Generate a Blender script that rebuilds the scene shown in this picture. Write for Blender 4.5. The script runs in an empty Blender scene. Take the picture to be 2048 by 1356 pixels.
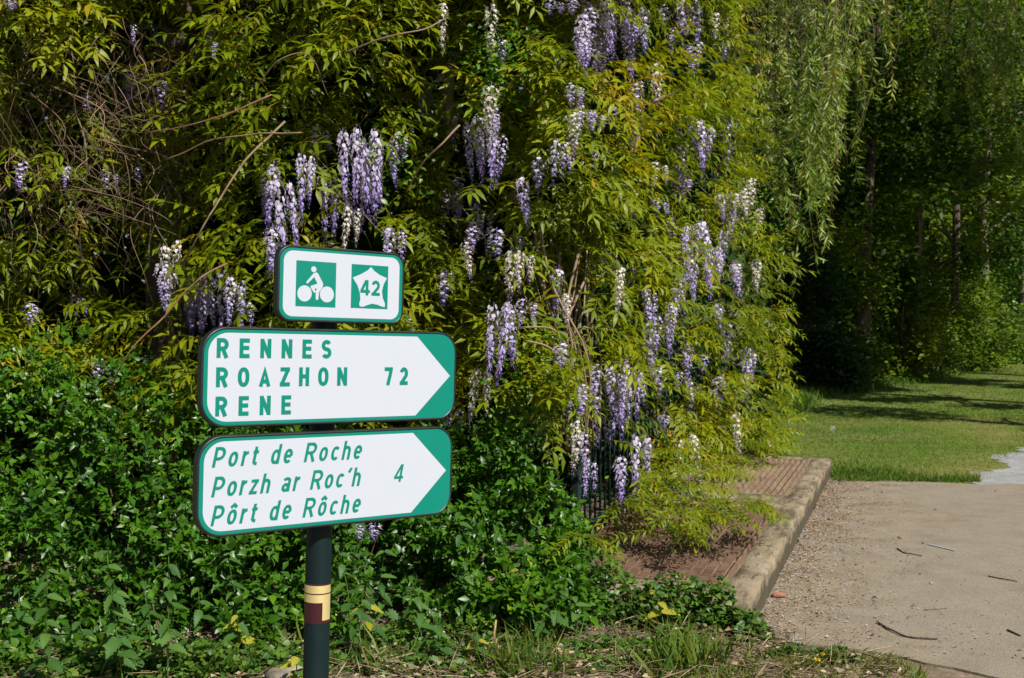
import bpy, bmesh, math, random
import numpy as np
from mathutils import Vector, Matrix, noise
from mathutils.geometry import tessellate_polygon

random.seed(7)
rng = np.random.default_rng(11)
sc = bpy.context.scene
COL = sc.collection
R = math.radians

# ------------------------------------------------------------------ camera, sky, sun, exposure
FPX, CAM_H, PITCH = 2250.0, 1.5, math.atan((620 - 678) / 2250.0)
cd = bpy.data.cameras.new('camera')
cam = bpy.data.objects.new('camera', cd)
COL.objects.link(cam)
cam.location = (0, 0, CAM_H)
cam.rotation_euler = (math.pi / 2 + PITCH, 0, 0)
cd.sensor_width = 23.6
cd.lens = 23.6 * FPX / 2048
cd.clip_start, cd.clip_end = 0.05, 600
cd.dof.use_dof = True
cd.dof.focus_distance = 3.6
cd.dof.aperture_fstop = 7.1
sc.camera = cam

SUN_EL, SUN_AZ = R(47), R(38)          # azimuth: to the right of straight behind the camera
sdir = Vector((math.sin(SUN_AZ) * math.cos(SUN_EL), -math.cos(SUN_AZ) * math.cos(SUN_EL), math.sin(SUN_EL)))
w = bpy.data.worlds.new('World')
sc.world = w
w.use_nodes = True
nt = w.node_tree
sky = nt.nodes.new('ShaderNodeTexSky')
sky.sky_type = 'NISHITA'
sky.sun_disc = False
sky.sun_elevation = SUN_EL
sky.sun_rotation = math.atan2(sdir.x, sdir.y)
bg = nt.nodes['Background']
nt.links.new(sky.outputs[0], bg.inputs[0])
bg.inputs[1].default_value = 0.05
ld = bpy.data.lights.new('sun', 'SUN')
ld.energy = 5.0
ld.angle = R(0.53)
ld.color = (1.0, 0.965, 0.90)
sun = bpy.data.objects.new('sun', ld)
COL.objects.link(sun)
sun.location = (20, -30, 40)
sun.rotation_euler = sdir.to_track_quat('Z', 'Y').to_euler()
sc.view_settings.view_transform = 'Standard'
sc.view_settings.look = 'None'
sc.view_settings.exposure = 0.30
sc.view_settings.gamma = 1.0
sc.view_settings.use_curve_mapping = False
try:
    sc.cycles.max_bounces = 5
    sc.cycles.diffuse_bounces = 1
    sc.cycles.glossy_bounces = 2
    sc.cycles.transmission_bounces = 3
    sc.cycles.use_denoising = True
except Exception:
    pass

# ------------------------------------------------------------------ helpers
def ray(px, py):
    x, y = (px - 1024) / FPX, (678 - py) / FPX
    c, s = math.cos(PITCH), math.sin(PITCH)
    return Vector((x, c - y * s, s + y * c))

def at(px, py, Y):
    """world point seen in that direction at the depth Y metres"""
    r = ray(px, py)
    return Vector((0, 0, CAM_H)) + r * (Y / r.y)

def gp(px, py, z=0.0):
    r = ray(px, py)
    p = Vector((0, 0, CAM_H)) + r * ((z - CAM_H) / r.z)
    return Vector((p.x, p.y, z))

def link(o, parent=None):
    COL.objects.link(o)
    if parent is not None:
        o.parent = parent
    return o

def tag(o, label=None, cat=None, group=None, kind=None):
    if label: o['label'] = label
    if cat: o['category'] = cat
    if group: o['group'] = group
    if kind: o['kind'] = kind
    return o

def empty(name, loc=(0, 0, 0)):
    o = bpy.data.objects.new(name, None)
    o.empty_display_size = 0.1
    o.location = loc
    return link(o)

def mesh_np(name, V, F, tint=None, mats=(), smooth=True, matidx=None):
    V = np.asarray(V, np.float32); F = np.asarray(F, np.int32)
    me = bpy.data.meshes.new(name)
    me.vertices.add(len(V)); me.vertices.foreach_set('co', V.ravel())
    k = F.shape[1]
    me.loops.add(F.size); me.loops.foreach_set('vertex_index', F.ravel())
    me.polygons.add(len(F)); me.polygons.foreach_set('loop_start', np.arange(0, F.size, k, dtype=np.int32))
    me.polygons.foreach_set('use_smooth', np.full(len(F), bool(smooth)))
    if tint is not None:
        a = me.attributes.new('tint', 'FLOAT', 'POINT')
        a.data.foreach_set('value', np.asarray(tint, np.float32))
    for m in (mats if isinstance(mats, (list, tuple)) else [mats]):
        me.materials.append(m)
    if matidx is not None:
        me.polygons.foreach_set('material_index', np.asarray(matidx, np.int32))
    me.update(calc_edges=True)
    return me

def obj(name, me, parent=None, loc=None):
    o = bpy.data.objects.new(name, me)
    if loc is not None: o.location = loc
    return link(o, parent)

class Geo:
    """collects triangles with a tint per vertex"""
    def __init__(s): s.V, s.F, s.T, s.n = [], [], [], 0
    def add(s, V, F, T=0.5):
        V = np.asarray(V, float); F = np.asarray(F, int)
        s.V.append(V); s.F.append(F + s.n)
        s.T.append(np.full(len(V), T) if np.isscalar(T) else np.asarray(T, float)); s.n += len(V)
    def arrays(s): return np.concatenate(s.V), np.concatenate(s.F), np.concatenate(s.T)
    def mesh(s, name, mats, smooth=True, origin=None):
        V, F, T = s.arrays()
        if origin is not None: V = V - np.asarray(origin)
        return mesh_np(name, V, F, T, mats, smooth)

def nrm(a): return a / np.maximum(np.linalg.norm(a, axis=-1, keepdims=True), 1e-9)

def basis(fwd, up):
    x = nrm(np.asarray(fwd, float)); y = nrm(np.cross(up, x)); z = np.cross(x, y)
    return x, y, z

def place(T, pos, fwd, up, scale, tint):
    """copies a template (V, F, tint offset) to many places; returns V, F, tint"""
    TV, TF, TT = T
    x, y, z = basis(fwd, up)
    N = len(pos); s = np.asarray(scale, float).reshape(N, 1, 1)
    P = np.asarray(pos)[:, None, :] + s * (TV[None, :, 0:1] * x[:, None, :] + TV[None, :, 1:2] * y[:, None, :] + TV[None, :, 2:3] * z[:, None, :])
    F = (TF[None] + (np.arange(N) * len(TV))[:, None, None]).reshape(-1, TF.shape[1])
    t = np.clip(np.asarray(tint)[:, None] + TT[None], 0, 1).ravel()
    return P.reshape(-1, 3), F, t

def tube_arr(pts, r0, r1=None, sides=5):
    P = np.asarray([tuple(p) for p in pts], float); n = len(P)
    r1 = r0 if r1 is None else r1
    rad = np.linspace(r0, r1, n) if np.isscalar(r0) else np.asarray(r0, float)
    tan = nrm(np.gradient(P, axis=0))
    ref = np.array([0.31, 0.2, 0.93]); u = nrm(np.cross(tan, ref)); v = np.cross(tan, u)
    a = np.arange(sides) * 2 * math.pi / sides
    V = (P[:, None] + rad[:, None, None] * (np.cos(a)[None, :, None] * u[:, None] + np.sin(a)[None, :, None] * v[:, None])).reshape(-1, 3)
    F = []
    for i in range(n - 1):
        for j in range(sides):
            a0, a1 = i * sides + j, i * sides + (j + 1) % sides
            F += [(a0, a1, a1 + sides), (a0, a1 + sides, a0 + sides)]
    c0, c1 = len(V), len(V) + 1
    V = np.vstack([V, P[0], P[-1]])
    for j in range(sides):
        F.append((c0, (j + 1) % sides, j)); F.append((c1, (n - 1) * sides + j, (n - 1) * sides + (j + 1) % sides))
    return V, np.array(F)

def smooth_line(pts, n):
    """Catmull-Rom through the points"""
    P = [Vector(p) for p in pts]; P = [P[0] * 2 - P[1]] + P + [P[-1] * 2 - P[-2]]
    out = []; m = len(P) - 3
    for i in range(m):
        for k in range(n):
            t = k / n; a, b, c, d = P[i:i + 4]
            out.append(0.5 * ((2 * b) + (c - a) * t + (2 * a - 5 * b + 4 * c - d) * t * t + (3 * b - a - 3 * c + d) * t ** 3))
    out.append(P[-2]); return out

def nz(p, s=1.0, seed=0.0):
    return noise.noise(Vector((p[0] * s + seed, p[1] * s + seed * 0.7, p[2] * s - seed)))

def nz_arr(P, s=1.0, seed=0.0):
    return np.array([nz(p, s, seed) for p in P])

# ------------------------------------------------------------------ materials
def new_mat(name):
    m = bpy.data.materials.new(name); m.use_nodes = True
    return m, m.node_tree, m.node_tree.nodes['Principled BSDF']

def ramp(nt, cols, pos=None, interp='LINEAR'):
    r = nt.nodes.new('ShaderNodeValToRGB'); e = r.color_ramp.elements; r.color_ramp.interpolation = interp
    pos = pos or [i / (len(cols) - 1) for i in range(len(cols))]
    while len(e) < len(cols): e.new(0.5)
    for i, (p, c) in enumerate(zip(pos, cols)):
        e[i].position = p; e[i].color = (*c, 1)
    return r

def leaf_mat(name, cols, rough=0.45, trans=0.3, spec=0.5, pos=None, tcol=1.5):
    m, nt, b = new_mat(name); L = nt.links.new
    a = nt.nodes.new('ShaderNodeAttribute'); a.attribute_name = 'tint'
    r = ramp(nt, cols, pos); L(a.outputs['Fac'], r.inputs[0]); L(r.outputs[0], b.inputs['Base Color'])
    b.inputs['Roughness'].default_value = rough
    b.inputs['Specular IOR Level'].default_value = spec
    if trans > 0:
        t = nt.nodes.new('ShaderNodeBsdfTranslucent'); g = nt.nodes.new('ShaderNodeVectorMath'); g.operation = 'MULTIPLY'
        g.inputs[1].default_value = (tcol, tcol, tcol * 0.5)
        L(r.outputs[0], g.inputs[0]); L(g.outputs[0], t.inputs[0])
        mx = nt.nodes.new('ShaderNodeMixShader'); mx.inputs[0].default_value = trans
        L(b.outputs[0], mx.inputs[1]); L(t.outputs[0], mx.inputs[2])
        L(mx.outputs[0], nt.nodes['Material Output'].inputs[0])
    return m

def flat_mat(name, col, rough=0.5, metal=0.0, spec=0.5, coat=0.0, dirt=0.0, dirtcol=(0.2, 0.18, 0.13), scale=6.0):
    m, nt, b = new_mat(name); L = nt.links.new
    b.inputs['Base Color'].default_value = (*col, 1); b.inputs['Roughness'].default_value = rough
    b.inputs['Metallic'].default_value = metal; b.inputs['Specular IOR Level'].default_value = spec
    b.inputs['Coat Weight'].default_value = coat
    if dirt > 0:
        tc = nt.nodes.new('ShaderNodeTexCoord'); n = nt.nodes.new('ShaderNodeTexNoise')
        n.inputs['Scale'].default_value = scale; n.inputs['Detail'].default_value = 8; n.inputs['Roughness'].default_value = 0.65
        L(tc.outputs['Object'], n.inputs['Vector'])
        r = ramp(nt, [(0, 0, 0), (dirt, dirt, dirt)], [0.5, 0.78]); L(n.outputs[0], r.inputs[0])
        mx = nt.nodes.new('ShaderNodeMix'); mx.data_type = 'RGBA'
        mx.inputs[6].default_value = (*col, 1); mx.inputs[7].default_value = (*dirtcol, 1)
        L(r.outputs[0], mx.inputs[0]); L(mx.outputs[2], b.inputs['Base Color'])
        rr = nt.nodes.new('ShaderNodeMapRange'); rr.inputs[3].default_value = rough; rr.inputs[4].default_value = min(1, rough + 0.25)
        L(n.outputs[0], rr.inputs[0]); L(rr.outputs[0], b.inputs['Roughness'])
    return m

def ground_mat(name, cols, pos, scale, detail=10, bump=0.4, bscale=120, speck=None, big=None, rough=0.9):
    """mottled ground: broad noise ramp + fine specks + bump"""
    m, nt, b = new_mat(name); L = nt.links.new; N = nt.nodes.new
    g = N('ShaderNodeNewGeometry')
    n = N('ShaderNodeTexNoise'); n.inputs['Scale'].default_value = scale; n.inputs['Detail'].default_value = detail; n.inputs['Roughness'].default_value = 0.65
    L(g.outputs['Position'], n.inputs['Vector'])
    r = ramp(nt, cols, pos); L(n.outputs[0], r.inputs[0]); out = r.outputs[0]
    if big:
        n2 = N('ShaderNodeTexNoise'); n2.inputs['Scale'].default_value = big[0]; n2.inputs['Detail'].default_value = 4
        L(g.outputs['Position'], n2.inputs['Vector'])
        r2 = ramp(nt, [(0, 0, 0), (1, 1, 1)], [0.42, 0.62]); L(n2.outputs[0], r2.inputs[0])
        mx = N('ShaderNodeMix'); mx.data_type = 'RGBA'; mx.inputs[7].default_value = (*big[1], 1)
        mul = N('ShaderNodeMath'); mul.operation = 'MULTIPLY'; mul.inputs[1].default_value = big[2]
        L(r2.outputs[0], mul.inputs[0]); L(mul.outputs[0], mx.inputs[0]); L(out, mx.inputs[6]); out = mx.outputs[2]
    if speck:
        v = N('ShaderNodeTexVoronoi'); v.inputs['Scale'].default_value = speck[0]; L(g.outputs['Position'], v.inputs['Vector'])
        hs = N('ShaderNodeSeparateColor'); L(v.outputs['Color'], hs.inputs[0])
        r3 = ramp(nt, [(0.55,) * 3, (1, 1, 1), (1, 1, 1), (1.0,) * 3], [0.0, 0.22, 0.8, 1.0]); L(hs.outputs[0], r3.inputs[0])
        r3.color_ramp.elements[3].color = (1.45, 1.42, 1.38, 1)
        mm = N('ShaderNodeMix'); mm.data_type = 'RGBA'; mm.blend_type = 'MULTIPLY'; mm.inputs[0].default_value = speck[1]
        L(out, mm.inputs[6]); L(r3.outputs[0], mm.inputs[7]); out = mm.outputs[2]
    L(out, b.inputs['Base Color']); b.inputs['Roughness'].default_value = rough; b.inputs['Specular IOR Level'].default_value = 0.2
    nb = N('ShaderNodeTexNoise'); nb.inputs['Scale'].default_value = bscale; nb.inputs['Detail'].default_value = 6
    L(g.outputs['Position'], nb.inputs['Vector'])
    bp = N('ShaderNodeBump'); bp.inputs['Strength'].default_value = bump; bp.inputs['Distance'].default_value = 0.01
    L(nb.outputs[0], bp.inputs['Height']); L(bp.outputs[0], b.inputs['Normal'])
    return m

M = {}
M['wist'] = leaf_mat('wisteria_leaf', [(0.028, 0.066, 0.002), (0.125, 0.180, 0.003), (0.25, 0.285, 0.003), (0.33, 0.24, 0.004)], 0.45, 0.36, 0.32, [0, 0.45, 0.82, 1])
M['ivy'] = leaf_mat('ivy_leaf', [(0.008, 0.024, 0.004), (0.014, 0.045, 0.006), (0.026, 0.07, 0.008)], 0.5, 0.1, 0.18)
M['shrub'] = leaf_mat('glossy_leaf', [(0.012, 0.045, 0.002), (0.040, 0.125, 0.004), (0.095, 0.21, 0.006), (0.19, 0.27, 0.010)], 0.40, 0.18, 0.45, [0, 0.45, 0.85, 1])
M['nettle'] = leaf_mat('nettle_leaf', [(0.026, 0.080, 0.012), (0.062, 0.150, 0.026), (0.125, 0.22, 0.036), (0.38, 0.34, 0.03)], 0.55, 0.28, 0.35, [0, 0.5, 0.85, 1])
M['weed'] = leaf_mat('weed_leaf', [(0.025, 0.075, 0.007), (0.065, 0.15, 0.014), (0.13, 0.22, 0.022), (0.32, 0.28, 0.02)], 0.45, 0.3, 0.4, [0, 0.5, 0.9, 1])
M['willow'] = leaf_mat('willow_leaf', [(0.05, 0.108, 0.006), (0.17, 0.25, 0.020), (0.36, 0.43, 0.11), (0.33, 0.27, 0.03)], 0.45, 0.32, 0.4, [0, 0.5, 0.93, 1])
M['wood_leaf'] = leaf_mat('woodland_leaf', [(0.020, 0.050, 0.002), (0.070, 0.128, 0.005), (0.17, 0.23, 0.008)], 0.55, 0.34, 0.22)
M['grass'] = leaf_mat('grass_blade', [(0.038, 0.098, 0.007), (0.092, 0.168, 0.012), (0.17, 0.20, 0.028), (0.34, 0.28, 0.11)], 0.55, 0.3, 0.3, [0, 0.45, 0.8, 1])
M['straw'] = leaf_mat('dry_straw', [(0.09, 0.055, 0.03), (0.26, 0.185, 0.105), (0.46, 0.37, 0.24)], 0.8, 0.0, 0.2)
M['petal'] = leaf_mat('wisteria_petal', [(0.82, 0.77, 0.86), (0.58, 0.50, 0.80), (0.35, 0.26, 0.68), (0.17, 0.10, 0.46)], 0.6, 0.30, 0.2, [0, 0.3, 0.65, 1], 1.0)
M['petal_old'] = leaf_mat('faded_petal', [(0.80, 0.76, 0.68), (0.68, 0.62, 0.56), (0.50, 0.44, 0.48), (0.3, 0.24, 0.35)], 0.6, 0.3, 0.2, None, 1.0)
M['vine'] = leaf_mat('vine_bark', [(0.07, 0.045, 0.025), (0.17, 0.115, 0.065), (0.30, 0.22, 0.14)], 0.8, 0.0, 0.2)
M['redvine'] = leaf_mat('young_vine', [(0.13, 0.06, 0.03), (0.24, 0.12, 0.07), (0.3, 0.18, 0.1)], 0.55, 0.0, 0.4)
M['litter'] = leaf_mat('fallen_flakes', [(0.055, 0.035, 0.025), (0.20, 0.13, 0.075), (0.46, 0.29, 0.14), (0.40, 0.35, 0.33), (0.29, 0.26, 0.37)], 0.8, 0.0, 0.2, [0, 0.22, 0.6, 0.85, 1])

def bark_mat(name, c0, c1, scale=9):
    m, nt, b = new_mat(name); L = nt.links.new
    tc = nt.nodes.new('ShaderNodeTexCoord'); mp = nt.nodes.new('ShaderNodeMapping'); mp.inputs['Scale'].default_value = (3, 3, 0.5)
    n = nt.nodes.new('ShaderNodeTexNoise'); n.inputs['Scale'].default_value = scale; n.inputs['Detail'].default_value = 8
    L(tc.outputs['Object'], mp.inputs[0]); L(mp.outputs[0], n.inputs['Vector'])
    r = ramp(nt, [c0, c1], [0.35, 0.68]); L(n.outputs[0], r.inputs[0]); L(r.outputs[0], b.inputs['Base Color'])
    b.inputs['Roughness'].default_value = 0.9
    bp = nt.nodes.new('ShaderNodeBump'); bp.inputs['Strength'].default_value = 0.8; bp.inputs['Distance'].default_value = 0.03
    L(n.outputs[0], bp.inputs['Height']); L(bp.outputs[0], b.inputs['Normal'])
    return m
M['bark'] = bark_mat('tree_bark', (0.035, 0.026, 0.018), (0.17, 0.13, 0.09))
M['pale_bark'] = bark_mat('pale_bark', (0.10, 0.08, 0.055), (0.30, 0.24, 0.18))
M['stick'] = bark_mat('dead_wood', (0.12, 0.085, 0.055), (0.36, 0.27, 0.17), 14)
M['peeled'] = bark_mat('peeled_wood', (0.34, 0.22, 0.08), (0.52, 0.38, 0.18), 14)
M['twig'] = bark_mat('dark_twig', (0.05, 0.035, 0.024), (0.16, 0.11, 0.075), 24)
M['rock'] = ground_mat('rock', [(0.14, 0.12, 0.09), (0.33, 0.28, 0.2)], [0.35, 0.65], 9, bump=0.8, bscale=30)
M['brick'] = flat_mat('terracotta', (0.30, 0.13, 0.075), 0.85, dirt=0.5)

# ------------------------------------------------------------------ ground sheets
soil_m = ground_mat('soil', [(0.07, 0.05, 0.033), (0.20, 0.15, 0.10), (0.34, 0.27, 0.19)], [0.3, 0.52, 0.75], 5, bump=0.9, bscale=40, speck=(60, 0.6))
lawn_m = ground_mat('lawn_turf', [(0.060, 0.108, 0.010), (0.105, 0.158, 0.017), (0.175, 0.185, 0.045)], [0.3, 0.5, 0.74], 3.5, bump=0.9, bscale=60, big=(0.7, (0.23, 0.20, 0.07), 0.55))
path_m = ground_mat('sandy_path', [(0.172, 0.134, 0.089), (0.25, 0.203, 0.143), (0.295, 0.246, 0.181)], [0.3, 0.52, 0.72], 4.5, bump=0.55, bscale=110, speck=(95, 0.4), big=(0.6, (0.26, 0.226, 0.178), 0.7))
gravel_m = ground_mat('pale_gravel', [(0.215, 0.215, 0.213), (0.29, 0.29, 0.287), (0.345, 0.345, 0.34)], [0.3, 0.5, 0.72], 4, bump=0.5, bscale=80, speck=(45, 0.45))

def sheet(name, outline, z, mat, label=None, jitter=0.0, step=0.25, seed=0.0):
    pts = []
    n = len(outline)
    for i in range(n):
        a, b = Vector((*outline[i][:2], 0)), Vector((*outline[(i + 1) % n][:2], 0))
        k = max(1, min(60, int((b - a).length / step)))
        nn = Vector((-(b - a).y, (b - a).x, 0)).normalized()
        for j in range(k):
            p = a.lerp(b, j / k)
            pts.append(p + nn * jitter * (noise.noise(p * 2.3 + Vector((seed, 0, 0))) + 0.6 * noise.noise(p * 9 + Vector((seed, 3, 0)))))
    tri = tessellate_polygon([pts])
    F = []
    for t in tri:
        a, b, c = (pts[i] for i in t)
        F.append(tuple(t) if (b - a).cross(c - a).z > 0 else (t[0], t[2], t[1]))
    V = [(p.x, p.y, z) for p in pts]; n = len(V)
    if step < 1:      # the sheet has an edge that runs down into the ground
        V += [(p.x, p.y, -.03) for p in pts]; ar = sum(a.x * b.y - b.x * a.y for a, b in zip(pts, pts[1:] + pts[:1]))
        for i in range(n):
            j = (i + 1) % n; q = [(i, i + n, j + n), (i, j + n, j)]; F += q if ar > 0 else [t[::-1] for t in q]
    me = mesh_np(name, V, F, None, mat, False)
    o = obj(name, me); o['kind'] = 'structure'
    return o

g = 150
sheet('soil', [(-g, -40), (g, -40), (g, 220), (-g, 220)], 0.0, soil_m, step=40)
sheet('lawn', [(2.0, 9.0), (60, 9.0), (90, 60), (60, 110), (20, 90), (4.2, 22), (3.2, 16)], 0.003, lawn_m, jitter=0.10)
PATH = [gp(1490, 1262)[:2], gp(1600, 1295)[:2], gp(1700, 1303)[:2], gp(1800, 1318)[:2], gp(1910, 1341)[:2], gp(2048, 1372)[:2], (3.2, 3.9), (8.5, 3.2), (10.5, 9.75), gp(1950, 971)[:2], gp(1800, 963)[:2], gp(1662, 957)[:2]]
sheet('path', PATH, 0.011, path_m, jitter=0.035, step=0.08)
GRAVEL = [gp(1945, 972)[:2], (10.5, 9.75), (10.6, 14.5), (14.5, 26), (40, 70), (33, 72), (9.0, 18.5), gp(2050, 892)[:2], gp(1990, 930)[:2]]
sheet('gravel_path', GRAVEL, 0.007, gravel_m, jitter=0.22, step=0.06, seed=5)

# ------------------------------------------------------------------ concrete slab with two cover plates
K0 = Vector((1.192, 5.426, 0)); KD = Vector((0.3374, 0.9414, 0)); KN = Vector((-0.9414, 0.3374, 0))
def ks(a, b, z=0.0): return K0 + KD * a + KN * b + Vector((0, 0, z))
KM = Matrix(((KD.x, KN.x, 0, K0.x), (KD.y, KN.y, 0, K0.y), (0, 0, 1, 0), (0, 0, 0, 1)))

def concrete_mat():
    m, nt, b = new_mat('old_concrete'); L = nt.links.new; N = nt.nodes.new
    tc = N('ShaderNodeTexCoord'); sep = N('ShaderNodeSeparateXYZ'); L(tc.outputs['Object'], sep.inputs[0])
    n = N('ShaderNodeTexNoise'); n.inputs['Scale'].default_value = 5; n.inputs['Detail'].default_value = 10; n.inputs['Roughness'].default_value = 0.65
    L(tc.outputs['Object'], n.inputs['Vector'])
    r = ramp(nt, [(0.165, 0.128, 0.078), (0.27, 0.213, 0.14), (0.35, 0.29, 0.205)], [0.3, 0.5, 0.72]); L(n.outputs[0], r.inputs[0])
    # lichen and moss: blotches, thicker along the outer strip and hanging down the side as dark runs
    n2 = N('ShaderNodeTexNoise'); n2.inputs['Scale'].default_value = 4.5; n2.inputs['Detail'].default_value = 14; n2.inputs['Roughness'].default_value = 0.82
    mp2 = N('ShaderNodeMapping'); mp2.inputs['Scale'].default_value = (0.55, 2.2, 2.2); L(tc.outputs['Object'], mp2.inputs[0]); L(mp2.outputs[0], n2.inputs['Vector'])
    r2 = ramp(nt, [(0, 0, 0), (0.85,) * 3], [0.47, 0.57]); L(n2.outputs[0], r2.inputs[0])
    mp = N('ShaderNodeMapping'); mp.inputs['Scale'].default_value = (4.3, 4.3, 0.7); L(tc.outputs['Object'], mp.inputs[0])
    n3 = N('ShaderNodeTexNoise'); n3.inputs['Scale'].default_value = 1.6; n3.inputs['Detail'].default_value = 6; L(mp.outputs[0], n3.inputs['Vector'])
    zz = N('ShaderNodeMapRange'); zz.inputs[1].default_value = 0.15; zz.inputs[2].default_value = 0.0; zz.inputs[3].default_value = -0.22; zz.inputs[4].default_value = 0.62
    L(sep.outputs[2], zz.inputs[0])
    ad = N('ShaderNodeMath'); ad.operation = 'ADD'; L(n3.outputs[0], ad.inputs[0]); L(zz.outputs[0], ad.inputs[1])
    r3 = ramp(nt, [(0, 0, 0), (0.85,) * 3], [0.5, 0.62]); L(ad.outputs[0], r3.inputs[0])
    mxm = N('ShaderNodeMath'); mxm.operation = 'MAXIMUM'; L(r2.outputs[0], mxm.inputs[0]); L(r3.outputs[0], mxm.inputs[1])
    mx = N('ShaderNodeMix'); mx.data_type = 'RGBA'; mx.inputs[7].default_value = (0.062, 0.052, 0.033, 1)
    L(mxm.outputs[0], mx.inputs[0]); L(r.outputs[0], mx.inputs[6]); L(mx.outputs[2], b.inputs['Base Color'])
    b.inputs['Roughness'].default_value = 0.92; b.inputs['Specular IOR Level'].default_value = 0.2
    nb = N('ShaderNodeTexNoise'); nb.inputs['Scale'].default_value = 45; nb.inputs['Detail'].default_value = 8; L(tc.outputs['Object'], nb.inputs['Vector'])
    bp = N('ShaderNodeBump'); bp.inputs['Strength'].default_value = 0.5; bp.inputs['Distance'].default_value = 0.008
    L(nb.outputs[0], bp.inputs['Height']); L(bp.outputs[0], b.inputs['Normal'])
    return m
conc = concrete_mat()

def slab():
    # a grid over the slab's top, folded down its sides; rims wander, recesses hold the plates
    A0, A1, B0, B1, H = -0.24, 5.02, 0.0, 1.45, 0.16
    na, nb = 150, 44
    rec = [(-0.02, 2.22, 0.165, 1.2), (2.78, 4.83, 0.165, 1.2)]
    V = []; idx = {}
    aa = np.linspace(A0, A1, na); bb = np.linspace(B0, B1, nb)
    for lv in rec:
        aa[np.argmin(abs(aa - lv[0]))] = lv[0]; aa[np.argmin(abs(aa - lv[1]))] = lv[1]
    bb[np.argmin(abs(bb - 0.165))] = 0.165
    def h(a, b):
        p = Vector((a, b, 0))
        z = H + 0.006 * noise.noise(p * 3) + 0.004 * noise.noise(p * 12)
        e = min(a - A0, A1 - a, b - B0)
        if e < 0.018: z -= 0.007 * (1 - max(e, 0) / 0.018) ** 2 * (1 + 1.2 * noise.noise(p * 8))
        return z
    def edge(a, b):
        p = Vector((a, b, 7)); da = db = 0
        if b < 0.02: db = 0.006 * noise.noise(p * 2) + 0.004 * noise.noise(p * 14)
        if a < A0 + 0.02: da = 0.02 * noise.noise(p * 5) + 0.008 * noise.noise(p * 17)
        return a + da, b + db
    F = []
    for i, a in enumerate(aa):
        for j, b in enumerate(bb):
            a2, b2 = edge(a, b); z = h(a, b)
            for (p, q, r_, s_) in rec:
                if p - 1e-4 <= a <= q + 1e-4 and r_ - 1e-4 <= b <= s_: z = H - 0.03
            idx[i, j] = len(V); V.append((a2, b2, z))
    for i in range(na - 1):
        for j in range(nb - 1):
            F.append((idx[i, j], idx[i + 1, j], idx[i + 1, j + 1], idx[i, j + 1]))
    rim = [(i, 0) for i in range(na)] + [(na - 1, j) for j in range(1, nb)] + [(i, nb - 1) for i in range(na - 2, -1, -1)] + [(0, j) for j in range(nb - 2, 0, -1)]
    prev = [idx[k] for k in rim]
    for lev, zf in enumerate((0.72, 0.4, -0.3)):
        cur = []
        for k, (i, j) in enumerate(rim):
            x, y, z = V[idx[i, j]]
            p = Vector((x, y, zf)) ; o = 0.006 * (1 + noise.noise(p * 9)) * (lev + 1) * 0.5
            dx = (-o if i == 0 else o if i == na - 1 else 0); dy = (-o if j == 0 else o if j == nb - 1 else 0)
            cur.append(len(V)); V.append((x + dx * 0.6, y + dy * 0.6, H * zf))
        for k in range(len(rim)):
            k2 = (k + 1) % len(rim); F.append((prev[k], cur[k], cur[k2], prev[k2]))
        prev = cur
    me = mesh_np('concrete_slab', V, F, None, conc, True)
    o = obj('concrete_slab', me); o.matrix_world = KM
    return tag(o, 'raised tan concrete slab with mossy outer kerb edging the sandy path', 'slab')
slab()

def plate_mat(name, cols):
    m, nt, b = new_mat(name); L = nt.links.new; N = nt.nodes.new
    tc = N('ShaderNodeTexCoord')
    n = N('ShaderNodeTexNoise'); n.inputs['Scale'].default_value = 6; n.inputs['Detail'].default_value = 9; n.inputs['Roughness'].default_value = 0.7
    L(tc.outputs['Object'], n.inputs['Vector'])
    r = ramp(nt, cols, [0.3, 0.52, 0.74]); L(n.outputs[0], r.inputs[0])
    L(r.outputs[0], b.inputs['Base Color']); b.inputs['Roughness'].default_value = 0.7; b.inputs['Metallic'].default_value = 0.1
    return m
plate_m = plate_mat('rusty_plate', [(0.12, 0.062, 0.042), (0.23, 0.138, 0.090), (0.35, 0.24, 0.155)])
plate_far_m = plate_mat('tan_rusty_plate', [(0.15, 0.088, 0.055), (0.28, 0.19, 0.12), (0.39, 0.29, 0.19)])

trough_m = ground_mat('trough_shade', [(0.03, 0.018, 0.015), (0.075, 0.045, 0.035), (0.13, 0.085, 0.06)], [0.3, 0.55, 0.8], 14, bump=0.5)  # dark trough colour paints in the shadow between the ridges

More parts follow.
